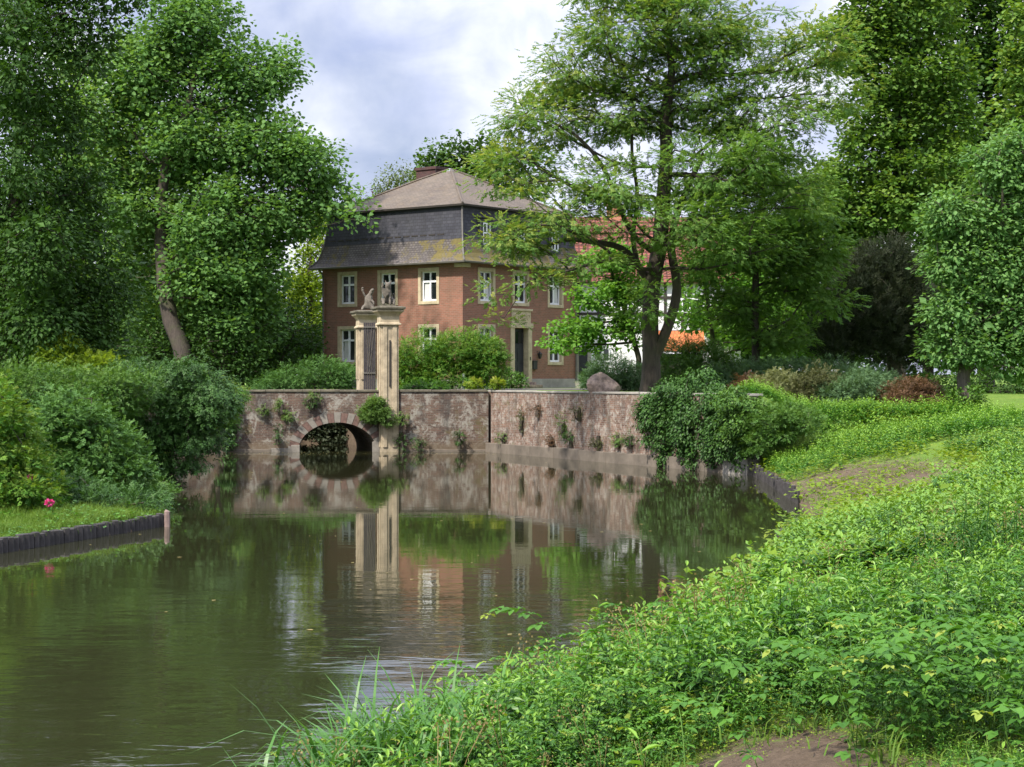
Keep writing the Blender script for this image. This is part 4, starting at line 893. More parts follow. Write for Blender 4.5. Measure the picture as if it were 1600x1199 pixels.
# plane tree, left centre
Yp = 97
plane_tr = [(X(292, Yp-4), Yp-4, 2.4)]+PT(Yp, [(284, 545, -3.6), (266, 500, -3), (256, 440, -2.4), (252, 380, -1.6), (252, 310, -1.2), (262, 240, -1.4), (290, 180, -1.6), (302, 130, -1), (330, 60, 0)])
plane_bl = PB(Yp, [(300, 40, 75, 70, 0, 3, 1, .2), (230, 110, 80, 70, 0, 3.5, 1, .5), (370, 130, 70, 60, 0, 3, .9, .2), (430, 105, 42, 45, 0, 2.2, .7, .2), (160, 170, 60, 55, 0, 3, .9, .9), (150, 250, 60, 60, 0, 3, .9, .8), (300, 220, 95, 70, 0, 3.5, 1, .3), (410, 230, 75, 60, -1, 3, 1, .2), (480, 255, 60, 45, -1, 2.5, .9, .2), (515, 300, 45, 32, -1, 2, .8, .2), (220, 330, 70, 60, 0, 3.5, 1, .4), (340, 340, 90, 60, -2, 3, 1, .2), (440, 330, 75, 45, -1, 3, .9, .2),
     (330, 430, 80, 60, -2, 3, 1.1, .2), (395, 420, 55, 50, -1, 3, 1, .1), (380, 500, 60, 50, -1, 3, 1, .1), (200, 430, 40, 55, 0, 2.5, .8, .5), (230, 510, 32, 50, 1, 2.5, .8, .3), (330, 510, 36, 45, -1, 2, .6, .1), (110, 110, 40, 40, 2, 2, .7, .8), (555, 335, 22, 24, -5, 1, .35, .5), (560, 375, 15, 22, -6, .7, .28, .6)])
tree('plane_tree', 'large plane tree with leaning trunk and dense green crown left of the house', 'tree', plane_tr, plane_bl, 1600, 46, 1.0, .21, 'broad', M['plane'], M['bark_dark'], r_trunk=.48, flat=.75, young=.4, skel=500, r_tip=.013, shell=.35, jit=.6, spill=.2, smax=1.22, inner=420)
# far left dark trees
tree('dark_lime_tree', 'tall dark green tree at the left edge with drooping leaves', 'tree', [(-17.5, 62, .9), (-17.5, 62, 6), (-17.2, 62, 12), (-16.8, 62, 17)],
     PB(62, [(40, 20, 90, 60), (120, 60, 60, 60, 0, 2, .8), (20, 130, 60, 70), (90, 190, 60, 60), (-50, 230, 90, 120), (110, 300, 60, 60), (30, 330, 70, 70), (140, 390, 55, 60), (50, 430, 90, 60), (130, 480, 65, 50), (20, 520, 80, 50), (-60, 450, 80, 100), (80, -50, 110, 50), (160, 20, 35, 45, 0, 1.2, .4), (180, 440, 30, 50, 0, 1.2, .5), (200, -30, 40, 30), (40, 120, 50, 50, -3, 1.5), (30, 240, 50, 60, -3, 1.5), (60, 380, 60, 60, -3, 1.5), (20, 30, 50, 50, -3, 1.5), (130, 540, 70, 40), (60, 490, 80, 60, -2, 2)]), 1000, 52, .95, .16, 'oval', M['darkleaf'], M['bark_dark'], r_trunk=.4, flat=.55, young=.12, skel=350, hang=.45, jit=.5, inner=420)
tree('dark_lime_tree', 'dark tree mass standing behind the left bank shrubs between lime and plane', 'tree', [(-19, 76, 2), (-19, 76, 7), (-19, 76, 12)],
     PB(76, [(60, 460, 80, 80), (150, 520, 60, 50), (190, 560, 50, 35), (0, 540, 80, 60), (100, 570, 60, 30), (-60, 400, 90, 120), (20, 300, 80, 90)]), 330, 26, .9, .22, 'oval', M['darkleaf'], M['bark_dark'], r_trunk=.35, flat=.55, young=.05, skel=150)
tree('back_tree', 'sunny yellow green tree seen behind the left side of the plane tree', 'tree', [(X(130, 108), 108, 2.5), (X(130, 108), 108, 9), (X(140, 108), 108, 17)],
     PB(108, [(150, 250, 90, 110), (90, 350, 90, 90), (200, 400, 80, 90), (50, 200, 60, 60, 0, 3, .4), (250, 250, 80, 80), (330, 420, 90, 90), (120, 480, 90, 60)]), 480, 26, 1.3, .30, 'broad', M['linden'], M['bark'], r_trunk=.4, flat=.55, young=.6, skel=200)
# dark evergreen mass behind the bridge
for i, (px, py, rx, ry, Y_, lb) in enumerate(((260, 540, 50, 60, 96, 'dark holly mass behind the plane trunk'), (350, 530, 62, 70, 94, 'dark evergreen bush below the plane crown behind the bridge'), (440, 520, 62, 62, 99, 'dark round evergreen between plane tree and yellow green tree'), (488, 545, 26, 34, 104, 'narrow dark evergreen touching the left corner of the house'))):
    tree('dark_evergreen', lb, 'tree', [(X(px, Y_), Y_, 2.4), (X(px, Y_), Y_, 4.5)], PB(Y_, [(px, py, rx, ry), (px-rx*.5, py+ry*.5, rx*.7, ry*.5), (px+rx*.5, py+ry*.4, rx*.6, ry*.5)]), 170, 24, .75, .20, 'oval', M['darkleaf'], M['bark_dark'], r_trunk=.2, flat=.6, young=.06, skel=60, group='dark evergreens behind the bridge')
tree('yellow_green_tree', 'bright yellow green tree beside the left end of the mansard roof', 'tree', [(X(486, 116), 116, 2.5), (X(486, 116), 116, 9)],
     PB(116, [(492, 375, 26, 38), (480, 420, 28, 40), (490, 465, 22, 40), (468, 455, 20, 34), (500, 345, 14, 22), (492, 505, 16, 20)]), 190, 24, .95, .26, 'oval', M['yellowgreen'], M['bark'], r_trunk=.2, flat=.6, young=.6, skel=60)
tree('copper_tree', 'dark red leaved tree peeking over the left end of the roof', 'tree', [(X(548, 122), 122, 2.5), (X(548, 122), 122, 10)],
     PB(122, [(540, 340, 36, 30), (562, 315, 20, 16, 0, 1, .6), (500, 350, 30, 40), (585, 295, 10, 8, 0, .5, .2), (470, 300, 40, 40)]), 130, 20, .9, .24, 'oval', M['copper'], M['bark_dark'], r_trunk=.2, flat=.6, skel=60)
tree('birch_tree', 'olive green feathery tree behind the roof left of the chimney', 'tree', [(X(622, 138), 138, 2.5), (X(622, 138), 138, 14)],
     PB(138, [(620, 275, 26, 22), (605, 300, 22, 26), (645, 285, 16, 22), (625, 320, 40, 30), (595, 335, 26, 16)]), 190, 24, .9, .22, 'oval', M['olive'], M['bark_grey'], r_trunk=.2, flat=.9, young=.5, skel=70, hang=.6)
tree('distant_oak', 'dark green round tree crown behind the chimney and roof apex', 'tree', [(X(720, 150), 150, 2.5), (X(720, 150), 150, 15)],
     PB(150, [(735, 240, 45, 30), (690, 245, 30, 24), (680, 265, 30, 26), (770, 250, 40, 40), (720, 290, 80, 40), (820, 270, 60, 50)]), 260, 24, 1.3, .32, 'broad', M['darkleaf'], M['bark_dark'], r_trunk=.3, flat=.55, young=.5, skel=90)
# right side: limes, tall trees, yew, walnut
tree('lime_tree', 'tall lime tree with round sunlit leaf clumps right of the feathery tree', 'tree', [(X(1400, 98), 98, 2.3), (X(1400, 98), 98, 10), (X(1410, 98), 98, 18), (X(1400, 98), 98, 24)],
     PB(98, [(1410, 20, 90, 60), (1340, 60, 60, 50), (1430, 110, 90, 50), (1380, 175, 65, 48), (1470, 170, 60, 60), (1350, 250, 55, 45), (1440, 260, 80, 55), (1400, 320, 80, 45), (1340, 330, 60, 40), (1480, 330, 50, 50), (1310, 380, 40, 45), (1360, 400, 60, 50), (1410, -60, 120, 50), (1300, 300, 30, 45, 0, 2, .6)]), 1000, 40, .85, .22, 'broad', M['linden'], M['bark_dark'], r_trunk=.5, flat=.6, young=.6, skel=280, shell=.78, spill=.08, inner=450)
tree('tall_dark_tree', 'towering dark tree in the upper right corner behind the lime', 'tree', [(X(1540, 112), 112, 2.3), (X(1540, 112), 112, 12), (X(1545, 112), 112, 26)],
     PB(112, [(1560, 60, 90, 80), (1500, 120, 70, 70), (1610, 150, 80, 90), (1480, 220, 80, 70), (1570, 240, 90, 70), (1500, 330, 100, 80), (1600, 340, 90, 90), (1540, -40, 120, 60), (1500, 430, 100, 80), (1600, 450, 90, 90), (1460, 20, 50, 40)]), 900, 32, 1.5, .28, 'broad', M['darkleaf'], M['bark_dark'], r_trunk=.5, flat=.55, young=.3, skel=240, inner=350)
tree('right_edge_lime', 'sunlit yellow green tree crown cut by the upper right edge', 'tree', [(X(1640, 90), 90, 2.2), (X(1640, 90), 90, 12), (X(1630, 90), 90, 20)],
     PB(90, [(1600, 100, 40, 50), (1590, 170, 34, 36), (1640, 60, 60, 70), (1650, 180, 60, 60), (1620, 20, 50, 40), (1570, 215, 20, 18, 0, 1, .4)]), 200, 30, .95, .24, 'broad', M['linden'], M['bark_dark'], r_trunk=.35, flat=.5, young=.9, skel=90)
tree('yew_tree', 'dark brownish yew with many upright stems behind the lawn shrubs', 'tree', [(X(1400, 82), 82, 2.15), (X(1397, 82), 82, 4), (X(1392, 82), 82, 6)],
     PB(82, [(1340, 480, 38, 62), (1385, 450, 40, 60), (1425, 470, 38, 60), (1370, 520, 60, 50), (1430, 530, 40, 40), (1300, 520, 28, 50), (1360, 410, 12, 22), (1395, 405, 12, 24), (1330, 430, 10, 20)]), 420, 30, .55, .30, 'needle', M['yew'], M['bark_dark'], r_trunk=.3, flat=1.3, young=.3, skel=120, up=.3, hang=-.9)
tree('walnut_tree', 'light green walnut tree with drooping outer leaves at the right edge of the lawn', 'tree', [(X(1510, 64), 64, 2.1), (X(1505, 64), 64, 3.3), (X(1530, 64), 64, 6), (X(1570, 64), 64, 9)],
     PB(64, [(1560, 260, 62, 40), (1480, 330, 40, 30), (1530, 340, 60, 40), (1610, 330, 60, 70), (1490, 400, 42, 35), (1560, 420, 70, 50), (1500, 480, 55, 40), (1600, 490, 60, 60), (1485, 540, 36, 28), (1540, 545, 50, 34), (1610, 555, 40, 34), (1640, 420, 60, 80), (1450, 330, 20, 10, 0, .8, .3), (1600, 225, 50, 30)]), 820, 30, .65, .19, 'oval', M['walnut'], M['bark_grey'], r_trunk=.22, flat=.5, young=.4, skel=300, hang=.35, shell=.6, spill=.06, inner=160)
tree('back_maple', 'mid green tree filling the gap between the feathery trees and the lime', 'tree', [(X(1270, 104), 104, 2.3), (X(1270, 104), 104, 10), (X(1275, 104), 104, 15)],
     PB(104, [(1280, 300, 50, 60), (1240, 380, 60, 50), (1300, 430, 60, 50), (1200, 440, 50, 50), (1250, 500, 70, 50), (1180, 370, 40, 40, 0, 2, .5), (1330, 510, 50, 50), (1150, 500, 50, 40)]), 520, 32, 1.15, .25, 'broad', M['linden'], M['bark_dark'], r_trunk=.3, flat=.5, young=.35, skel=130)
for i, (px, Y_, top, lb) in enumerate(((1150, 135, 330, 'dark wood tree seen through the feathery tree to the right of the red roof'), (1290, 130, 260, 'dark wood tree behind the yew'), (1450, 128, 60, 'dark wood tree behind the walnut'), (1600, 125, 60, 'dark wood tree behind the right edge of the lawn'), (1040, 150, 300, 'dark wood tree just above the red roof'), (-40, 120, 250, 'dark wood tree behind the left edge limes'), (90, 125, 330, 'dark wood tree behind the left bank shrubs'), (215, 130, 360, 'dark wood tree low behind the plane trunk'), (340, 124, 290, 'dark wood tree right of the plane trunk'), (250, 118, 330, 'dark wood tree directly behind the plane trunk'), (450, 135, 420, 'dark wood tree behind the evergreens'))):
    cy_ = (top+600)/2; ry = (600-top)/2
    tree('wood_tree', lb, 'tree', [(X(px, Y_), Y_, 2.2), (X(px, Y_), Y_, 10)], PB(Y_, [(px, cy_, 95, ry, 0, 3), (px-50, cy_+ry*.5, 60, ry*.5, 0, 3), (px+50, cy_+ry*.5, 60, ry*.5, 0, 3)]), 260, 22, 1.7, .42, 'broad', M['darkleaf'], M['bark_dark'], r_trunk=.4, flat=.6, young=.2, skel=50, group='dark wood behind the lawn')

# ------------------------------------------------------------------ shrubs
def shrub(name, label, cat, Y, blobs, ncl, n_per, Rc, size, kind, lm, base=None, group=None, skel=60, fol='foliage', **kw):
    bl = PB(Y, blobs); cx = np.mean([b[0] for b in bl]); cyy = np.mean([b[1] for b in bl]); z0 = gz(cx, cyy) if base is None else base
    z0 = max(z0, .1)
    kw.setdefault('young', .3); kw.setdefault('flat', .6); kw.setdefault('shell', .6); kw.setdefault('spill', .22); kw.setdefault('smax', 1.38)
    return tree(name, label, cat, [(cx, cyy, z0-.1), (cx, cyy, z0+.35)], bl, ncl, n_per, Rc, size, kind, lm, M['bark_dark'], r_trunk=.06, skel=skel, fol=fol, stem='stems', r_tip=.006, group=group, **kw)
# left bank
shrub('bank_shrub', 'large dark glossy shrub leaning over the water on the left bank', 'shrub', 54, [(300, 620, 62, 42), (240, 640, 60, 50), (275, 690, 46, 48), (210, 700, 45, 55), (310, 670, 28, 44), (255, 585, 60, 20), (240, 750, 30, 32), (330, 610, 40, 26), (200, 580, 30, 16), (295, 572, 24, 12)], 640, 26, .40, .17, 'spray', M['ivy'], base=.5, hang=.7, young=.25)
shrub('bank_shrub', 'light tipped arching shrub reaching toward the bridge wall', 'shrub', 62, [(350, 612, 26, 17, 0, 1.1, 1), (335, 640, 26, 24), (300, 600, 40, 20), (352, 650, 10, 24, 0, .5, .4), (365, 625, 10, 14)], 190, 26, .35, .16, 'spray', M['hydrangea'], base=.6, hang=.8, young=.5)
shrub('yellow_shrub', 'sunlit yellow green shrub top rising above the left bank bushes', 'shrub', 60, [(125, 562, 46, 16), (95, 553, 26, 18), (165, 574, 25, 12), (105, 540, 12, 12)], 190, 26, .35, .15, 'spray2', M['yellowgreen'], base=1.6, young=.6)
shrub('bank_shrub', 'mid green shrub behind the dogwood on the far left bank', 'shrub', 52, [(60, 600, 62, 34), (130, 610, 60, 30), (20, 620, 50, 40), (190, 600, 50, 22), (180, 620, 40, 30)], 380, 30, .42, .14, 'spray', M['bankbush'], base=1.2, young=.45)
shrub('dogwood', 'bluish green round leaved shrub in the middle of the left bank', 'shrub', 43.5, [(120, 650, 45, 38), (160, 690, 45, 40), (110, 710, 50, 48), (190, 740, 42, 38), (150, 755, 50, 34), (90, 660, 40, 30)], 420, 30, .34, .13, 'spray2', M['dogwood'], base=.5, young=.3)
shrub('hazel_shrub', 'fresh green shrub at the left frame edge above the piles', 'shrub', 39, [(10, 690, 34, 44), (30, 740, 40, 38), (-20, 650, 40, 60), (5, 650, 24, 18), (60, 760, 30, 28), (15, 780, 36, 20)], 330, 28, .30, .12, 'spray2', M['hydrangea'], base=.5, young=.5)
shrub('bank_shrub', 'dark low shrub hugging the ground beneath the overhanging bush', 'shrub', 46, [(215, 770, 35, 18), (245, 772, 22, 18), (170, 780, 40, 16)], 120, 24, .28, .13, 'spray', M['bankbush'], base=.4)
for px, Y_, lb in ((352, 78.6, 'dark ivy curtain hanging on the left end of the bridge wall'),):
    shrub('wall_ivy', lb, 'ivy', Y_, [(px, 640, 16, 30, 0, .25), (px+4, 675, 11, 26, 0, .2), (px-14, 615, 16, 14, 0, .3)], 110, 24, .26, .13, 'oval', M['ivy'], base=.3, hang=.9)
# behind the bridge
shrub('garden_bush', 'soft green bush behind the bridge below the lower left window', 'shrub', 90, [(500, 580, 38, 22), (460, 590, 36, 18), (530, 585, 26, 20), (425, 598, 30, 12), (545, 595, 18, 14)], 230, 26, .45, .17, 'spray', M['dogwood'], base=2.6, young=.2)
shrub('garden_bush', 'dense rounded green bush with yellowish tips right of the stone pillar', 'shrub', 85, [(660, 560, 40, 38), (720, 552, 50, 34), (765, 565, 26, 36), (640, 580, 28, 26), (700, 585, 60, 22), (752, 547, 32, 24)], 620, 30, .36, .17, 'spray', M['hydrangea'], base=2.65, young=.45)
shrub('garden_bush', 'small round bush at the left of the doorstep', 'shrub', 93, [(800, 594, 18, 14), (785, 600, 16, 8), (812, 597, 9, 9)], 70, 24, .25, .14, 'oval', M['bankbush'], base=2.7)
shrub('low_plants', 'pale green low hedge plants behind the wall right of the pillar', 'plant', 81, [(650, 603, 30, 5, 0, .6), (680, 605, 18, 4, 0, .5)], 70, 22, .16, .13, 'spray', M['herb'], base=2.7, young=.6)
for px, Y_, s, lb in ((740, 80.3, 9, 'yellow tipped seedling beside the bollard'), (778, 78.6, 7, 'small yellow orange seedling on the corner of the walls'), (612, 80, 10, 'seedling on the bridge parapet right of the pillar')):
    shrub('seedling', lb, 'plant', Y_, [(px, 600, s, s*.8, 0, .25)], 14, 12, .14, .17, 'spray2', M['herb_yel'], base=2.7, young=.9, skel=8)
shrub('sapling', 'bright green sapling growing out of the wall beside the stone pillar', 'shrub', 78.6, [(588, 640, 16, 16, 0, .45), (600, 652, 13, 12, 0, .4), (575, 645, 10, 12, 0, .3), (588, 625, 7, 8, 0, .2)], 110, 24, .22, .15, 'spray', M['wallplant'], base=1.2, young=.1, skel=30)
# plants rooted in the walls
wp = [(440, 632, 7, 12, 78.8, 'yellowish plant in the wall left of the arch'), (452, 648, 8, 7, 78.8, 'leafy tuft low left of the arch crown'), (492, 618, 8, 10, 78.8, 'pale plant under the coping above the arch'), (486, 630, 9, 5, 78.8, 'dark tuft directly over the arch ring'),
      (410, 640, 9, 5, 78.8, 'small green tuft between ivy curtain and arch'), (434, 676, 5, 16, 78.8, 'dark moss streak plant left of the arch foot'), (628, 690, 9, 14, 78.7, 'dark fern at the pillar foot'), (657, 693, 13, 11, 78.6, 'round fern clump at the waterline right of the pillar'), (718, 685, 6, 14, 78.7, 'thin fern below the corner'), (628, 655, 8, 8, 78.7, 'ivy tuft beside the pillar at mid height')]
for px, py, rx, ry, Y_, lb in wp:
    shrub('wall_plant', lb+' on the bridge wall', 'plant', Y_, [(px, py, rx, ry, 0, .2)], 14, 9, .14, .12, 'spray', M['wallplant'] if 'dark' not in lb and 'fern' not in lb else M['ivy'], base=Z(py+ry, Y_), skel=6, group='plants growing in the bridge wall', hang=.3)
def ywall(px):   # distance of the right wall face seen at a column
    a = (px-800)/FP; d = p1-p0; s_ = (a*p0.y-p0.x)/(d.x-a*d.y); return p0.y+d.y*s_
for px, py, rx, ry, mm, lb in ((787, 680, 14, 12, 'wallplant', 'pale leafy tuft on the ledge near the wall corner'), (880, 660, 9, 18, 'wallplant', 'tall yellow green plant climbing the middle of the wall'), (892, 682, 12, 12, 'ivy', 'dark creeping plant beside the tall yellow green one'), (905, 642, 12, 12, 'brownbush', 'brownish dry plant in the upper middle of the wall'), (862, 688, 6, 10, 'redbush', 'rusty dry tuft on the ledge'), (840, 640, 16, 8, 'redbush', 'rusty creeping stems high on the wall'),
      (965, 686, 7, 10, 'wallplant', 'green tuft right of the middle on the ledge'), (985, 688, 9, 9, 'ivy', 'small ivy patch close to the ivy mass'), (815, 655, 5, 18, 'brownbush', 'thin brown dry stems near the corner'), (935, 690, 12, 5, 'brownbush', 'low brown tuft along the ledge'), (1000, 640, 10, 14, 'ivy', 'dark ivy tongue at the left edge of the ivy mass')):
    Y_ = ywall(px)-.15
    shrub('wall_plant', lb+' of the moat wall', 'plant', Y_, [(px, py, rx, ry, 0, .18)], 16, 9, .15, .12, 'spray', M[mm], base=Z(py+ry, Y_), skel=6, group='plants growing in the moat wall', hang=.3)
# ivy cascade over the wall end
ivb = [(1060, 608, 40, 16, 2), (1100, 596, 30, 22, 1.5), (1030, 622, 20, 12, 3.5), (1135, 612, 24, 12, -.5)]
for k_ in range(26):
    px = 1010+150*RNG.random(); top = 615+8*RNG.random(); ln = (70+45*RNG.random())*(1 if px > 1035 else .6); Yw = ywall(px)-.25-.35*RNG.random()
    ivb.append((px, top+ln*.5, 8+8*RNG.random(), ln*.62, Yw-62.6, .3+.35*RNG.random()))
shrub('ivy_mass', 'thick dark green ivy cascade hanging over the right end of the moat wall', 'ivy', 62.6, ivb, 760, 36, .24, .12, 'oval', M['ivy'], base=1.2, hang=1.0, young=.3, jit=.5, flat=1.0, spill=.03)
shrub('ivy_mass', 'lighter trailing ivy over the concrete end wall next to the bank', 'ivy', 60.2, [(1150, 660, 22, 30), (1165, 690, 12, 26, 0, .6), (1140, 625, 24, 18), (1180, 645, 16, 22), (1165, 635, 22, 14)], 260, 30, .28, .12, 'oval', M['bankbush'], base=1.2, hang=.7, young=.4)
shrub('bank_shrub', 'leafy green shrub growing right against the ivy above the end of the right palisade', 'shrub', 59, [(1195, 655, 26, 24), (1225, 650, 26, 20), (1255, 655, 22, 16), (1185, 685, 16, 20), (1215, 675, 20, 14)], 260, 26, .28, .13, 'spray', M['bankbush'], base=1.2, young=.4)
# shrub belt in front of the lawn
belt = [('hedge', 'greyish soft hedge behind the slim trunk', 75, [(1230, 580, 50, 18), (1170, 585, 34, 20), (1290, 585, 55, 18), (1350, 592, 50, 18), (1130, 590, 30, 20)], 360, 'hedgeleaf', .42, .16, 'needle'),
        ('red_shrub', 'small dark red brown shrub left of the variegated bush', 69, [(1172, 606, 22, 18), (1160, 612, 14, 12)], 90, 'redbush', .34, .15, 'spray'), ('variegated_shrub', 'pale cream flecked shrub beside the slim trunk foot', 68, [(1215, 608, 30, 26), (1190, 612, 16, 20)], 150, 'palebush', .34, .14, 'spray'),
        ('brown_shrub', 'rounded brown green shrub in the middle of the lawn belt', 67, [(1275, 605, 36, 28), (1250, 622, 30, 18)], 190, 'brownbush', .36, .14, 'spray'), ('brown_shrub', 'wide olive shrub right of the brown green one', 66.5, [(1345, 610, 45, 30), (1310, 618, 34, 22)], 240, 'hedgeleaf', .36, .14, 'spray'), ('red_shrub', 'rounded rust coloured shrub at the right end of the belt by the lawn', 65.5, [(1425, 615, 36, 22), (1445, 622, 24, 16), (1400, 622, 20, 16)], 200, 'redbush', .34, .14, 'spray'),
        ('garden_bush', 'feathery green bush between boulder and forked trunk', 79, [(955, 580, 34, 22), (990, 588, 24, 20), (935, 590, 22, 14)], 210, 'hedgeleaf', .42, .16, 'spray'), ('garden_bush', 'dark green bush right of the forked trunk', 76, [(1060, 570, 34, 36), (1100, 565, 36, 34), (1140, 580, 26, 24)], 300, 'bankbush', .42, .16, 'spray'),
        ('laurel_hedge', 'dark clipped hedge along the far side of the lawn', 100, [(1420, 600, 40, 18), (1490, 600, 50, 20), (1560, 600, 50, 20), (1640, 600, 50, 20)], 260, 'darkleaf', .6, .2, 'oval'), ('low_bush', 'small dark bush at the walnut trunk foot on the lawn', 63.5, [(1508, 618, 22, 14)], 50, 'bankbush', .25, .13, 'oval')]
for nm, lb, Y_, bl, n_, mm, rc, sz, kd in belt: shrub(nm, lb, 'hedge' if 'hedge' in nm else 'shrub', Y_, bl, n_, 26, rc, sz, kd, M[mm], young=.35)
# bank growth at the far end of the channel behind the arch
shrub('bank_shrub', 'low dark green growth at the foot of the left shrubs above the grass strip', 'shrub', 40.8, [(170, 778, 46, 20), (110, 768, 40, 24), (225, 785, 26, 16), (60, 790, 34, 16)], 260, 26, .24, .12, 'spray', M['ivy'], base=.4)
shrub('channel_bush', 'leafy bush on the bank seen through the bridge arch', 'shrub', 90, [(500, 672, 26, 9), (530, 668, 26, 10), (550, 668, 24, 14), (515, 655, 40, 10), (478, 670, 16, 12), (565, 675, 14, 16), (575, 660, 20, 24, 1), (545, 650, 50, 14, 2), (520, 685, 30, 5, -1)], 620, 22, .3, .17, 'oval', M['yew'], base=.6)  # very dark leaf colour stands in for the shade behind the arch

# ------------------------------------------------------------------ bank herbs
def herb_tpl(h, nn_, leaf, w, seed, lean=.12, pair=False, topyoung=.9, droop=.35, low=.2, taper=.4, detail=True, branch=0):
    """an upright herb: bent stem with leaves in a spiral or in pairs; every leaf has a midrib fold and a bend"""
    r = np.random.default_rng(seed); V, Q, T, A = [], [], [], []
    def leafadd(p_, az, el, L_, W_, yo):
        d = np.array([math.cos(az)*math.cos(el), math.sin(az)*math.cos(el), math.sin(el)]); s = np.array([-math.sin(az), math.cos(az), r.uniform(-.25, .25)]); u = np.cross(d, s)
        b = len(V); rnd = r.random(); f = L_*.10
        p1_ = p_+d*L_*.38+u*0; dr = droop*(.3 if yo > .15 else 1); p2_ = p_+d*L_*.72-np.array([0, 0, L_*dr*.35]); p3 = p_+d*L_-np.array([0, 0, L_*dr])
        if detail:
            V.extend([p_, p1_, p2_, p3, p1_+s*W_/2+u*f, p2_+s*W_*.36+u*f, p1_-s*W_/2+u*f, p2_-s*W_*.36+u*f])
            T.extend([(b, b+1, b+4), (b, b+6, b+1), (b+2, b+3, b+5), (b+2, b+7, b+3)]); Q.extend([(b+1, b+2, b+5, b+4), (b+1, b+6, b+7, b+2)])
            A.extend([(rnd, 0, yo)]*8)
        else:
            V.extend([p_, p1_+s*W_/2, p3, p1_-s*W_/2]); Q.append((b, b+3, b+2, b+1)); A.extend([(rnd, 0, yo)]*4)
    def stem(p_, dirv, hh, n, sc, r0):
        pts = []
        for k in range(5):
            t_ = k/4; pts.append(p_+dirv*hh*t_+np.array([math.sin(seed)*lean, math.cos(seed)*lean, -.1*lean])*hh*t_*t_)
        if detail:
            for i, q_ in enumerate(pts):
                b = len(V); rr = r0*(1-.7*i/4); V.extend([q_+(rr, 0, 0), q_+(-rr*.5, rr*.87, 0), q_+(-rr*.5, -rr*.87, 0)]); A.extend([(.1, 0, .0)]*3)
                if i: Q.extend([(b-3, b-2, b+1, b), (b-2, b-1, b+2, b+1), (b-1, b-3, b, b+2)])
        def P_(t_): k = min(3, int(t_*4)); return pts[k]+(pts[k+1]-pts[k])*(t_*4-k)
        az = r.uniform(0, 6.28)
        for i in range(n):
            t_ = low+(1-low)*i/(n-1) if n > 1 else 1; az += 1.57 if pair else 2.4+r.uniform(-.3, .3); s_ = leaf*sc*(1-taper*max(0, t_-.6)/.4)*r.uniform(.8, 1.15); el = r.uniform(-.1, .35)+.5*max(0, t_-.7)/.3; yo = topyoung*max(0, (t_-.72)/.28)
            for q_ in ((0, math.pi) if pair else (0,)): leafadd(P_(t_), az+q_+r.uniform(-.15, .15), el, s_, s_*w, yo)
        return P_
    P_ = stem(np.zeros(3), np.array([0, 0, 1.]), h, nn_, 1, .006)
    for k in range(branch):
        t_ = r.uniform(.25, .75); az = r.uniform(0, 6.28); stem(P_(t_), norm(np.array([math.cos(az), math.sin(az), 1.1])), h*(1-t_)*.8, max(4, nn_//2), .85, .004)
    return Tpl(V, Q=Q, T=T, A=A)
def bramble_tpl(h, seed, detail=True):
    r = np.random.default_rng(seed); V, Q, T, A = [], [], [], []; az0 = r.uniform(0, 6.28); n = 9
    pts = [np.array([math.cos(az0)*h*.9*t_**1.5, math.sin(az0)*h*.9*t_**1.5, h*math.sin(t_*2.0)*.9]) for t_ in np.linspace(0, 1, n)]
    for i, q_ in enumerate(pts):
        b = len(V); rr = .0032*(1-.6*i/n); V.extend([q_+(rr, 0, 0), q_+(-rr*.5, rr*.87, 0), q_+(-rr*.5, -rr*.87, 0)]); A.extend([(.1, 0, .1)]*3)
        if i: Q.extend([(b-3, b-2, b+1, b), (b-2, b-1, b+2, b+1), (b-1, b-3, b, b+2)])
    for i in range(1, n):
        yo = .8 if i >= n-1 else 0
        for sgn in (0, 1):
            az = az0+(1.2 if sgn else -1.2)+r.uniform(-.5, .5); st = pts[i]+np.array([math.cos(az), math.sin(az), .3])*.06*h
            for da in (-.9, 0, .9):
                L_ = .085*r.uniform(.8, 1.2)*(.6 if yo else 1)*(h/.7); a2 = az+da; d = np.array([math.cos(a2), math.sin(a2), r.uniform(-.2, .25)]); s = np.array([-math.sin(a2), math.cos(a2), r.uniform(-.2, .2)])*.62*L_; b = len(V); rnd = r.random()
                V.extend([st, st+d*L_*.45, st+d*L_-(0, 0, .25*L_), st+d*L_*.4+s/2+(0, 0, .1*L_), st+d*L_*.75+s*.38-(0, 0, .05*L_), st+d*L_*.4-s/2+(0, 0, .1*L_), st+d*L_*.75-s*.38-(0, 0, .05*L_)])
                Q.extend([(b, b+1, b+3, b+3), ][:0]); T.extend([(b, b+1, b+3), (b+1, b+4, b+3), (b+1, b+2, b+4), (b, b+5, b+1), (b+1, b+5, b+6), (b+1, b+6, b+2)]); A.extend([(rnd, 0, yo)]*7)
    return Tpl(V, Q=Q, T=T, A=A)
def grass_tpl(n, h, w, seed, spread=.12, seg=4, curl=.6):
    r = np.random.default_rng(seed); V, Q, A = [], [], []
    for i in range(n):
        az = r.uniform(0, 6.28); hh = h*r.uniform(.5, 1.1); ww = w*r.uniform(.7, 1.2); b0 = np.array([r.normal()*spread, r.normal()*spread, 0]); cu = curl*r.uniform(.3, 1.3); rnd = r.random(); s = np.array([-math.sin(az), math.cos(az), 0])
        for k in range(seg+1):
            t_ = k/seg; a = .15+cu*t_*t_*1.4; p_ = b0+np.array([math.cos(az), math.sin(az), 0])*hh*math.sin(a)*t_+np.array([0, 0, hh*math.cos(a)*t_]); wd = ww*(1-t_**2)*.5+.0006
            V.extend([p_+s*wd, p_-s*wd]); A.extend([(rnd, 0, .35*t_)]*2)
            if k: b = len(V)-4; Q.append((b, b+1, b+3, b+2))
    return Tpl(V, Q=Q, A=A)
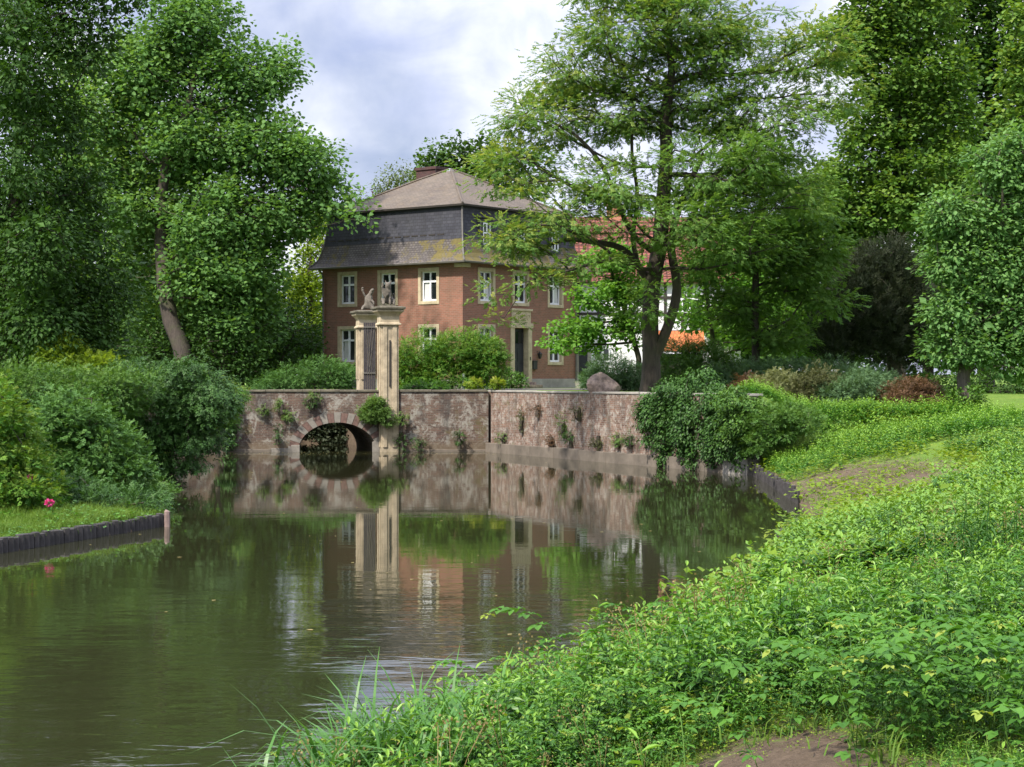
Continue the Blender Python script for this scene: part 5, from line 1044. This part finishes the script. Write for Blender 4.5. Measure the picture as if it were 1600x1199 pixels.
def cover_tpl(n, rad, leaf, w, seed, detail=False):
    r = np.random.default_rng(seed); V, Q, A = [], [], []
    for i in range(n):
        p_ = np.array([r.normal()*rad, r.normal()*rad, abs(r.normal())*rad*.5]); az = r.uniform(0, 6.28); el = r.uniform(-.2, .6); L_ = leaf*r.uniform(.6, 1.2); d = np.array([math.cos(az)*math.cos(el), math.sin(az)*math.cos(el), math.sin(el)]); s = np.array([-math.sin(az), math.cos(az), r.uniform(-.3, .3)])*w*L_; b = len(V)
        V.extend([p_, p_+d*L_*.45+s/2+(0, 0, L_*.06), p_+d*L_, p_+d*L_*.45-s/2+(0, 0, L_*.06)]); Q.append((b, b+3, b+2, b+1)); A.extend([(r.random(), 0, .5*r.random()**3)]*4)
    return Tpl(V, Q=Q, A=A)
def plant_many(acc, tpls, xy, sc, tilt=.12, zoff=0., tintg=None):
    z = ground(xy)+zoff; pos = np.column_stack([xy, z]); n = len(xy); az = RNG.uniform(0, 6.283, n)
    up = norm(np.column_stack([RNG.normal(size=(n, 2))*tilt, np.ones(n)])); d = np.column_stack([np.cos(az), np.sin(az), np.zeros(n)]); d = norm(d-up*(d*up).sum(1, keepdims=True)); Rm = np.stack([d, np.cross(up, d), up], -1)
    k = RNG.integers(0, len(tpls), n); g = RNG.random(n) if tintg is None else tintg
    for i, t_ in enumerate(tpls):
        m_ = k == i
        if not m_.any(): continue
        V, Q, T, A = inst(t_, pos[m_], Rm[m_], sc[m_]); A = A.copy(); A[:, 1] += np.repeat(g[m_], len(t_.V)); acc.add(V, Q, T, A)
def sample_bank(n, y0, y1, x1f, power=1.0, dmin=.12):
    """random points on the right bank, denser near the path"""
    out_ = []
    while sum(map(len, out_)) < n:
        u = RNG.random(n*2); y = (y0**(1-power)+u*(y1**(1-power)-y0**(1-power)))**(1/(1-power)) if power != 1 else y0*(y1/y0)**u
        x = RNG.uniform(-4, 1, n*2)*1.0; x = -3+RNG.random(n*2)*(x1f*y+3.5); P_ = np.column_stack([x, y]); ok = (~inside(P_, MOAT)) & (poly_dist(P_, np.array(SHORE_R)) > dmin) & ((x > 8.6) | (y < 60.2)) & (x > -6)
        wx = np.interp(y, [60.2, 79.0], [8.2, -1.05]); ok &= ~((y > 60.2) & (x < 12)); out_.append(P_[ok])
    return np.concatenate(out_)[:n]
FXY = .42     # half width of the view, plus a margin
bare = lambda P_: soilness(P_[:, 0], P_[:, 1])
def field(P_, s, seed): return vnoise(P_[:, 0], P_[:, 1], s, seed)*.5+.5
balsam = [herb_tpl(.42+.07*k, 14, .118, .30, 10+k, pair=False, branch=1) for k in range(4)]
nettle = [herb_tpl(.34+.06*k, 8, .082, .52, 30+k, pair=True, droop=.5, branch=1) for k in range(4)]
tall = [herb_tpl(.85+.08*k, 30, .12, .2, 50+k, droop=.7, lean=.05) for k in range(3)]
balsam_f = [herb_tpl(.36+.06*k, 10, .12, .36, 70+k, detail=False, branch=1) for k in range(4)]
nettle_f = [herb_tpl(.32+.06*k, 6, .11, .55, 80+k, pair=True, detail=False, branch=1) for k in range(4)]
bramb = [bramble_tpl(.40+.06*k, 90+k) for k in range(5)]
cover = [cover_tpl(30, .16, .055, .7, 110+k) for k in range(4)]
cover_f = [cover_tpl(22, .22, .10, .7, 120+k) for k in range(4)]
gr = [grass_tpl(24, .42, .009, 130+k, .09) for k in range(4)]; gr_short = [grass_tpl(16, .10, .006, 140+k, .07, 2) for k in range(3)]
reed = [grass_tpl(60, .72, .030, 150+k, .20, 5, .7) for k in range(4)]
def dens(P_, base):      # keep herbs off the bare earth and the trodden spot in front
    b = bare(P_); d_front = np.exp(-(((P_[:, 0]-1.22)/.62)**2+((P_[:, 1]-8.2)/1.15)**2)**1.5); return base*(1-np.clip((b-.15)*1.6, 0, 1))*(1-np.clip(d_front*1.6, 0, 1))
def keep(P_, prob): return P_[RNG.random(len(P_)) < prob]
def mk(name, lb, m, specs):
    acc = Acc()
    for tp, P_, s0, s1 in specs:
        if len(P_): plant_many(acc, tp, P_, RNG.uniform(s0, s1, len(P_))*((.42+.85*field(P_, 1.05, 21))*(.35+.65*sm((np.hypot((P_[:, 0]-1.2)/1.6, (P_[:, 1]-8.3)/1.5)-.7)/.9)) if P_[:, 1].max() < 30 else (.6+.85*field(P_, .55, 9))))
    o = acc.build(name, m); tag(o, lb, kind='stuff'); return o
def hsc(P_):  # lower plants near the waterline slope keep the silhouette uneven
    return P_
Pn_ = sample_bank(9310, 6.2, 24, FXY, 1.3); pr = dens(Pn_, 1.); f1 = field(Pn_, .9, 2); f2_ = field(Pn_, .7, 8)
gap = np.clip(field(Pn_, 2.3, 41)*3-.5, .06, 1)
mk('balsam_herbs', 'bright green long leaved herbs covering the near bank', M['herb'], [(balsam, keep(Pn_, gap*pr*np.clip(f1*1.5-.1, .15, 1)), .55, 1.3)])
Pn_ = sample_bank(8645, 6.2, 24, FXY, 1.3); pr = dens(Pn_, 1.); f1 = field(Pn_, .9, 2)
gap = np.clip(field(Pn_, 2.3, 41)*3-.5, .06, 1)
mk('nettle_herbs', 'blue green nettle like herbs between the brighter ones on the near bank', M['herb_dark'], [(nettle, keep(Pn_, gap*pr*np.clip(1.5-f1*1.5, 0.1, 1)), .6, 1.2)])
Pn_ = sample_bank(3990, 6.0, 26, FXY, 1.3); pr = dens(Pn_, 1.); f2_ = field(Pn_, .8, 11)
mk('bramble_thicket', 'bramble shoots with yellowish tips over the near bank', M['bramble'], [(bramb, keep(Pn_, pr*np.clip(f2_*1.8-.6, 0, .5)), .6, 1.0)])
Pn_ = sample_bank(9975, 5.8, 24, FXY, 1.5); Pe = sample_bank(2500, 5.8, 12, .25, 1.5)
mk('ground_cover', 'small leaved ground cover around the trodden earth', M['herb_yel'], [(cover, keep(Pn_, .6*(1-.85*np.clip(bare(Pn_), 0, 1))), .6, 1.2), (cover, keep(Pe, .55*(1-.8*np.clip(bare(Pe), 0, 1))), .5, .9)])
Pn_ = sample_bank(4655, 5.8, 26, FXY, 1.4); Ps = sample_bank(9000, 6, 60, .22, 1.2, .05)
mk('bank_grass', 'grass tufts growing between the herbs and on the bare slope', M['grass'], [(gr, keep(Pn_, .55*(1-np.clip(bare(Pn_)*1.5, 0, 1))*(1-np.exp(-(((Pn_[:, 0]-1.22)/1.2)**2+((Pn_[:, 1]-8.4)/1.3)**2)))), .5, 1.1), (gr_short, keep(Ps, np.where(Ps[:, 1] < 12, .12*(1-np.clip(bare(Ps), 0, 1)), .15+.6*(bare(Ps) > .15))), .7, 1.6)])
dock = [cover_tpl(14, .10, .24, .42, 170+k) for k in range(4)]
Pn_ = sample_bank(558, 8.5, 24, FXY, 1.2)
mk('dock_plants', 'large leaved dock plants scattered through the herbs', M['herb_dark'], [(dock, keep(Pn_, dens(Pn_, .8)), .8, 1.3)])
def dry_tpl(h, seed):
    r = np.random.default_rng(seed); V, Q = [], []
    for k in range(3):
        a = r.normal(size=2)*.15; pts = [np.array([a[0]*t_*t_, a[1]*t_*t_, t_])*h for t_ in (0, .35, .7, 1)]
        for i, q_ in enumerate(pts):
            b = len(V); V.extend([q_+(.004, 0, 0), q_+(-.002, .0035, 0), q_+(-.002, -.0035, 0)])
            if i: Q.extend([(b-3, b-2, b+1, b), (b-2, b-1, b+2, b+1), (b-1, b-3, b, b+2)])
        for i in range(16):
            p_ = pts[3]+r.normal(size=3)*(.035, .035, .05); d = norm(r.normal(size=3))*.022; e = norm(np.cross(d, r.normal(size=3)))*.012; b = len(V); V.extend([p_, p_+d*.5+e, p_+d, p_+d*.5-e]); Q.append((b, b+1, b+2, b+3))
    return Tpl(V, Q=Q)
M['dry'] = leafmat('dry_seed_heads', (.17, .13, .05), (.34, .28, .12), (.3, .25, .1), trans=.2)
Pn_ = sample_bank(1197, 8.5, 30, FXY, 1.2)
mk('dry_seed_stems', 'dry tan seed stems sticking up between the green herbs', M['dry'], [([dry_tpl(.75, 200+k) for k in range(4)], keep(Pn_, dens(Pn_, .8)*np.clip(field(Pn_, .8, 31)*1.6-.7, 0, .6)), .6, 1.0)])
Pl = np.column_stack([RNG.uniform(.2, 2.4, 700), RNG.uniform(7.6, 10.2, 700)])
mk('soil_litter', 'bits of dead leaf and twig lying on the bare earth', M['dry'], [([Tpl([(0, 0, .004), (.012, .008, .012), (.032, 0, .006), (.012, -.008, .010)], Q=[(0, 3, 2, 1)]), Tpl([(0, 0, .004), (.05, .002, .008), (.10, 0, .004), (.05, -.002, .008)], Q=[(0, 3, 2, 1)])], Pl, .6, 1.3)])
Po = [(1, 0, 0), (0, 1, 0), (-1, 0, 0), (0, -1, 0), (.1, 0, .7), (0, 0, -.5)]
peb = [Tpl(np.array(Po)*np.array([1, sc_, .8]), T=[(0, 1, 4), (1, 2, 4), (2, 3, 4), (3, 0, 4), (1, 0, 5), (2, 1, 5), (3, 2, 5), (0, 3, 5)]) for sc_ in (.6, .85)]
Pb = np.column_stack([RNG.uniform(.3, 2.3, 900), RNG.uniform(7.6, 9.8, 900)]); Pb = Pb[soilness(Pb[:, 0], Pb[:, 1]) > .3]; Pc = np.column_stack([RNG.uniform(6, 12, 500), RNG.uniform(40, 54, 500)]); Pc = Pc[soilness(Pc[:, 0], Pc[:, 1]) > .3]
mk('soil_clods', 'small clods and stones on the bare earth', plain('clod_earth', (.12, .09, .065), .95, .5, 20), [(peb, Pb, .006, .024), (peb, Pc, .03, .09)])
# farther meadow
Pf = sample_bank(19950, 22, 62, FXY+.02, 1.0); pr = dens(Pf, 1.); f1 = field(Pf, .35, 4); near_bare = np.clip(bare(Pf)*3, 0, 1)
far_x = (Pf[:, 1] > 50) & (Pf[:, 0] > Pf[:, 1]*.235)      # the mown lawn begins there
dl_ = poly_dist(Pf, np.array(SHORE_R)); slope = np.where((Pf[:, 1] > 34) & (Pf[:, 1] < 51.5) & (dl_ < 2.6+1.6*sm((Pf[:, 1]-36)/8)), 0., 1.)
pr = pr*slope*np.where(far_x, 0, 1)
mk('meadow_herbs', 'sunlit light green meadow herbs on the far bank', M['herb'], [(balsam_f, keep(Pf, pr*np.clip(f1*1.4-.1, 0, 1)), .7, 1.15)])
Pf = sample_bank(14630, 22, 62, FXY+.02, 1.0); f1 = field(Pf, .35, 4); dl_ = poly_dist(Pf, np.array(SHORE_R)); slope = np.where((Pf[:, 1] > 34) & (Pf[:, 1] < 51.5) & (dl_ < 2.8+1.6*sm((Pf[:, 1]-36)/8)), 0., 1.)
far_x = (Pf[:, 1] > 50) & (Pf[:, 0] > Pf[:, 1]*.235)
mk('meadow_nettles', 'darker nettle patches in the far bank meadow', M['herb_dark'], [(nettle_f, keep(Pf, dens(Pf, 1.)*slope*np.where(far_x, 0, 1)*np.clip(1.1-f1*1.5, 0, 1)), .8, 1.4)])
Pf = sample_bank(9310, 22, 62, FXY+.02, 1.0); dl_ = poly_dist(Pf, np.array(SHORE_R)); far_x = (Pf[:, 1] > 50) & (Pf[:, 0] > Pf[:, 1]*.235)
sl = np.where((Pf[:, 1] > 34) & (Pf[:, 1] < 51.5) & (dl_ < 2.6+1.6*sm((Pf[:, 1]-36)/8)), .22, 1.)
mk('meadow_cover', 'pale yellowish low growth in the far bank meadow', M['herb_yel'], [(cover_f, keep(Pf, sl*(1-.7*bare(Pf))*np.where(far_x, 0, .9)), .8, 1.5)])
# taller growth near the ivy corner
xs = np.column_stack([8.4+8.6*RNG.random(4200)**1.25, RNG.uniform(54, 67, 4200)]); xs = xs[(xs[:, 0] > 8.45+np.clip(55.5-xs[:, 1], 0, 9)*1.2)]; xc = xs[(xs[:, 0] < 12.5) & (xs[:, 1] > 56.5) & (xs[:, 1] < 64)]
mk('tall_bank_herbs', 'taller deep green herbs beside the ivy at the far corner of the bank', M['herb'], [(balsam_f, xs[:1900], .7, 1.2), (nettle_f, xs[1900:], .7, 1.2), (balsam_f, xc, .9, 1.3)])
# left bank strip
P_ = np.column_stack([RNG.uniform(-14, -7.6, 7000), RNG.uniform(31, 48, 7000)]); ok = (~inside(P_, MOAT)) & (poly_dist(P_, MOAT, True) > .10); P_ = P_[ok]; dL = poly_dist(P_, MOAT, True)
mk('left_bank_grass', 'grass strip above the left palisade', M['grass'], [(gr, P_[(dL < 2.6)][:1700], .3, .75), (gr_short, P_[(dL < 2.8)], .8, 1.6)])
mk('left_bank_herbs', 'scattered herbs and creepers at the edge of the left palisade', M['herb'], [(cover_f, P_[(dL > .5)][:420], .5, 1.0), (balsam_f, P_[(dL > 1.6)][:160], .6, 1.1), (cover_f, P_[dL < .28][:60], .5, .9)])
# individual plants
Pw = np.column_stack([RNG.uniform(-13, 3, 160), RNG.uniform(76.2, 78.4, 160)]); Pw2 = np.column_stack([RNG.uniform(-9, 4, 60), RNG.uniform(20, 75, 60)]); Pw = np.concatenate([Pw, Pw2]); Pw = Pw[inside(Pw, MOAT)]
a_ = Acc(); V, Q, T, A_ = inst(tleaf(.7, .02), np.column_stack([Pw, np.full(len(Pw), .006)]), frames(np.column_stack([RNG.normal(size=(len(Pw), 2)), np.zeros(len(Pw))]), np.tile([0, 0, 1.], (len(Pw), 1))), RNG.uniform(.05, .12, len(Pw))); a_.add(V, Q, T, A_+RNG.random()); tag(a_.build('floating_leaves', M['dry']), 'fallen leaves and flecks floating on the moat', kind='stuff')
def single(name, lb, tp, m, x, y, s, cat='plant', n=1, spread=.1, group=None, part='leaves', dz=0.):
    z = gz(x, y); e_ = empty(name, (x, y, z), 0, lb, cat, group); acc = Acc(); xy = np.array([[x, y]])+RNG.normal(size=(n, 2))*spread; k = RNG.integers(0, len(tp), n)
    for i in range(n):
        az = RNG.uniform(0, 6.28); Rm = np.array(Matrix.Rotation(az, 3, 'Z'))[None]; V, Q, T, A = inst(tp[k[i]], np.array([[xy[i, 0]-x, xy[i, 1]-y, ground([xy[i]])[0]-z+dz]]), Rm, [s*RNG.uniform(.85, 1.15)]); A = A.copy(); A[:, 1] += RNG.random(); acc.add(V, Q, T, A)
    acc.build(part, m, e_); return e_
def onbank(px, py, zt): Y_ = (EYE-zt)*FP/(py-HY); return X(px, Y_), Y_
for i, (px, Y_, s, lb) in enumerate(((500, 11.2, .95, 'clump of broad green grass blades at the lower left end of the near bank'), (580, 12.0, 1.15, 'arching broad bladed grass clump leaning over the water left of the brambles'), (640, 11.8, 1.2, 'tallest broad bladed grass clump beside the bramble thicket'), (700, 11.2, 1.05, 'dense dark grass clump below the hanging bramble shoot'), (560, 10.6, .85, 'short grass clump close to the bottom edge of the picture'))):
    single('grass_clump', lb, reed, M['reed'], X(px, Y_), Y_, s, 'grass', 8, .18, 'broad grass clumps on the near bank', 'blades')
for px, Y_, s, lb in ((1500, 17.5, 1.05, 'group of tall dark stemmed leafy plants standing above the herbs at the right'), (1545, 18.5, 1.0, 'second dark tall leafy plant group next to the right edge'), (1370, 24, .9, 'dark tall herb group in the middle of the right bank')):
    single('tall_herb', lb, tall, M['herb_dark'], X(px, Y_), Y_, s, 'plant', 16, .32, 'tall dark herbs on the near bank')
for px, Y_, s, lb in ((860, 15.6, 1.5, 'bramble shoot reaching highest over the brown water'), (725, 13.4, 1.35, 'bramble shoot with yellow tip over the water beside the grass'), (1040, 19.5, 1.1, 'leafy bramble shoot at the water edge in the middle'), (960, 18, 1.2, 'bramble bush on the shoreline right of the highest shoot')):
    single('bramble_shoot', lb, bramb, M['bramble'], X(px, Y_), Y_, s, 'bramble', 4, .18, 'bramble shoots at the water edge')
for px, Y_, s, lb in ((1440, 9.3, 1.0, 'broad leafy bramble bush right of the bare earth'), (1560, 8.6, .95, 'bramble bush at the lower right corner')):
    single('bramble_bush', lb, bramb, M['bramble'], X(px, Y_), Y_, s, 'bramble', 26, .42, 'bramble bushes near the bare earth')
# pink flower on the left bank
def flower(px, py, Y_, lb, s):
    x, y = X(px, Y_), Y_; z0 = gz(x, y); zt = Z(py, Y_); e_ = empty('pink_flower', (x, y, z0), 0, lb, 'flower', 'pink flowers on the left bank')
    t_ = herb_tpl(max(.3, zt-z0), 12, .16, .3, 5, detail=True, topyoung=.3); V, Q, T, A = inst(t_, np.zeros((1, 3)), np.eye(3)[None], [1.]); a_ = Acc(); a_.add(V, Q, T, A+np.array([.2, .6, 0])); a_.build('stem', M['herb'], e_)
    n = 60; c_ = norm(RNG.normal(size=(n, 3)))*np.array([1, 1, .7])*s*.4; V, Q, T, A = inst(tleaf(.7, .1), c_+np.array([math.sin(5)*.12*(zt-z0), math.cos(5)*.12*(zt-z0), zt-z0]), frames(norm(c_)+.1, norm(RNG.normal(size=(n, 3)))), s*.6)
    A[:, 0] = np.repeat(RNG.random(n), 4); a_ = Acc(); a_.add(V, Q, T, A); a_.build('blossom', M['pink'], e_)
flower(80, 786, 37.2, 'bright pink blossom on a stalk above the left palisade', .12)
flower(54, 746, 38.2, 'smaller pink blossom in the shade of the left shrubs', .09)
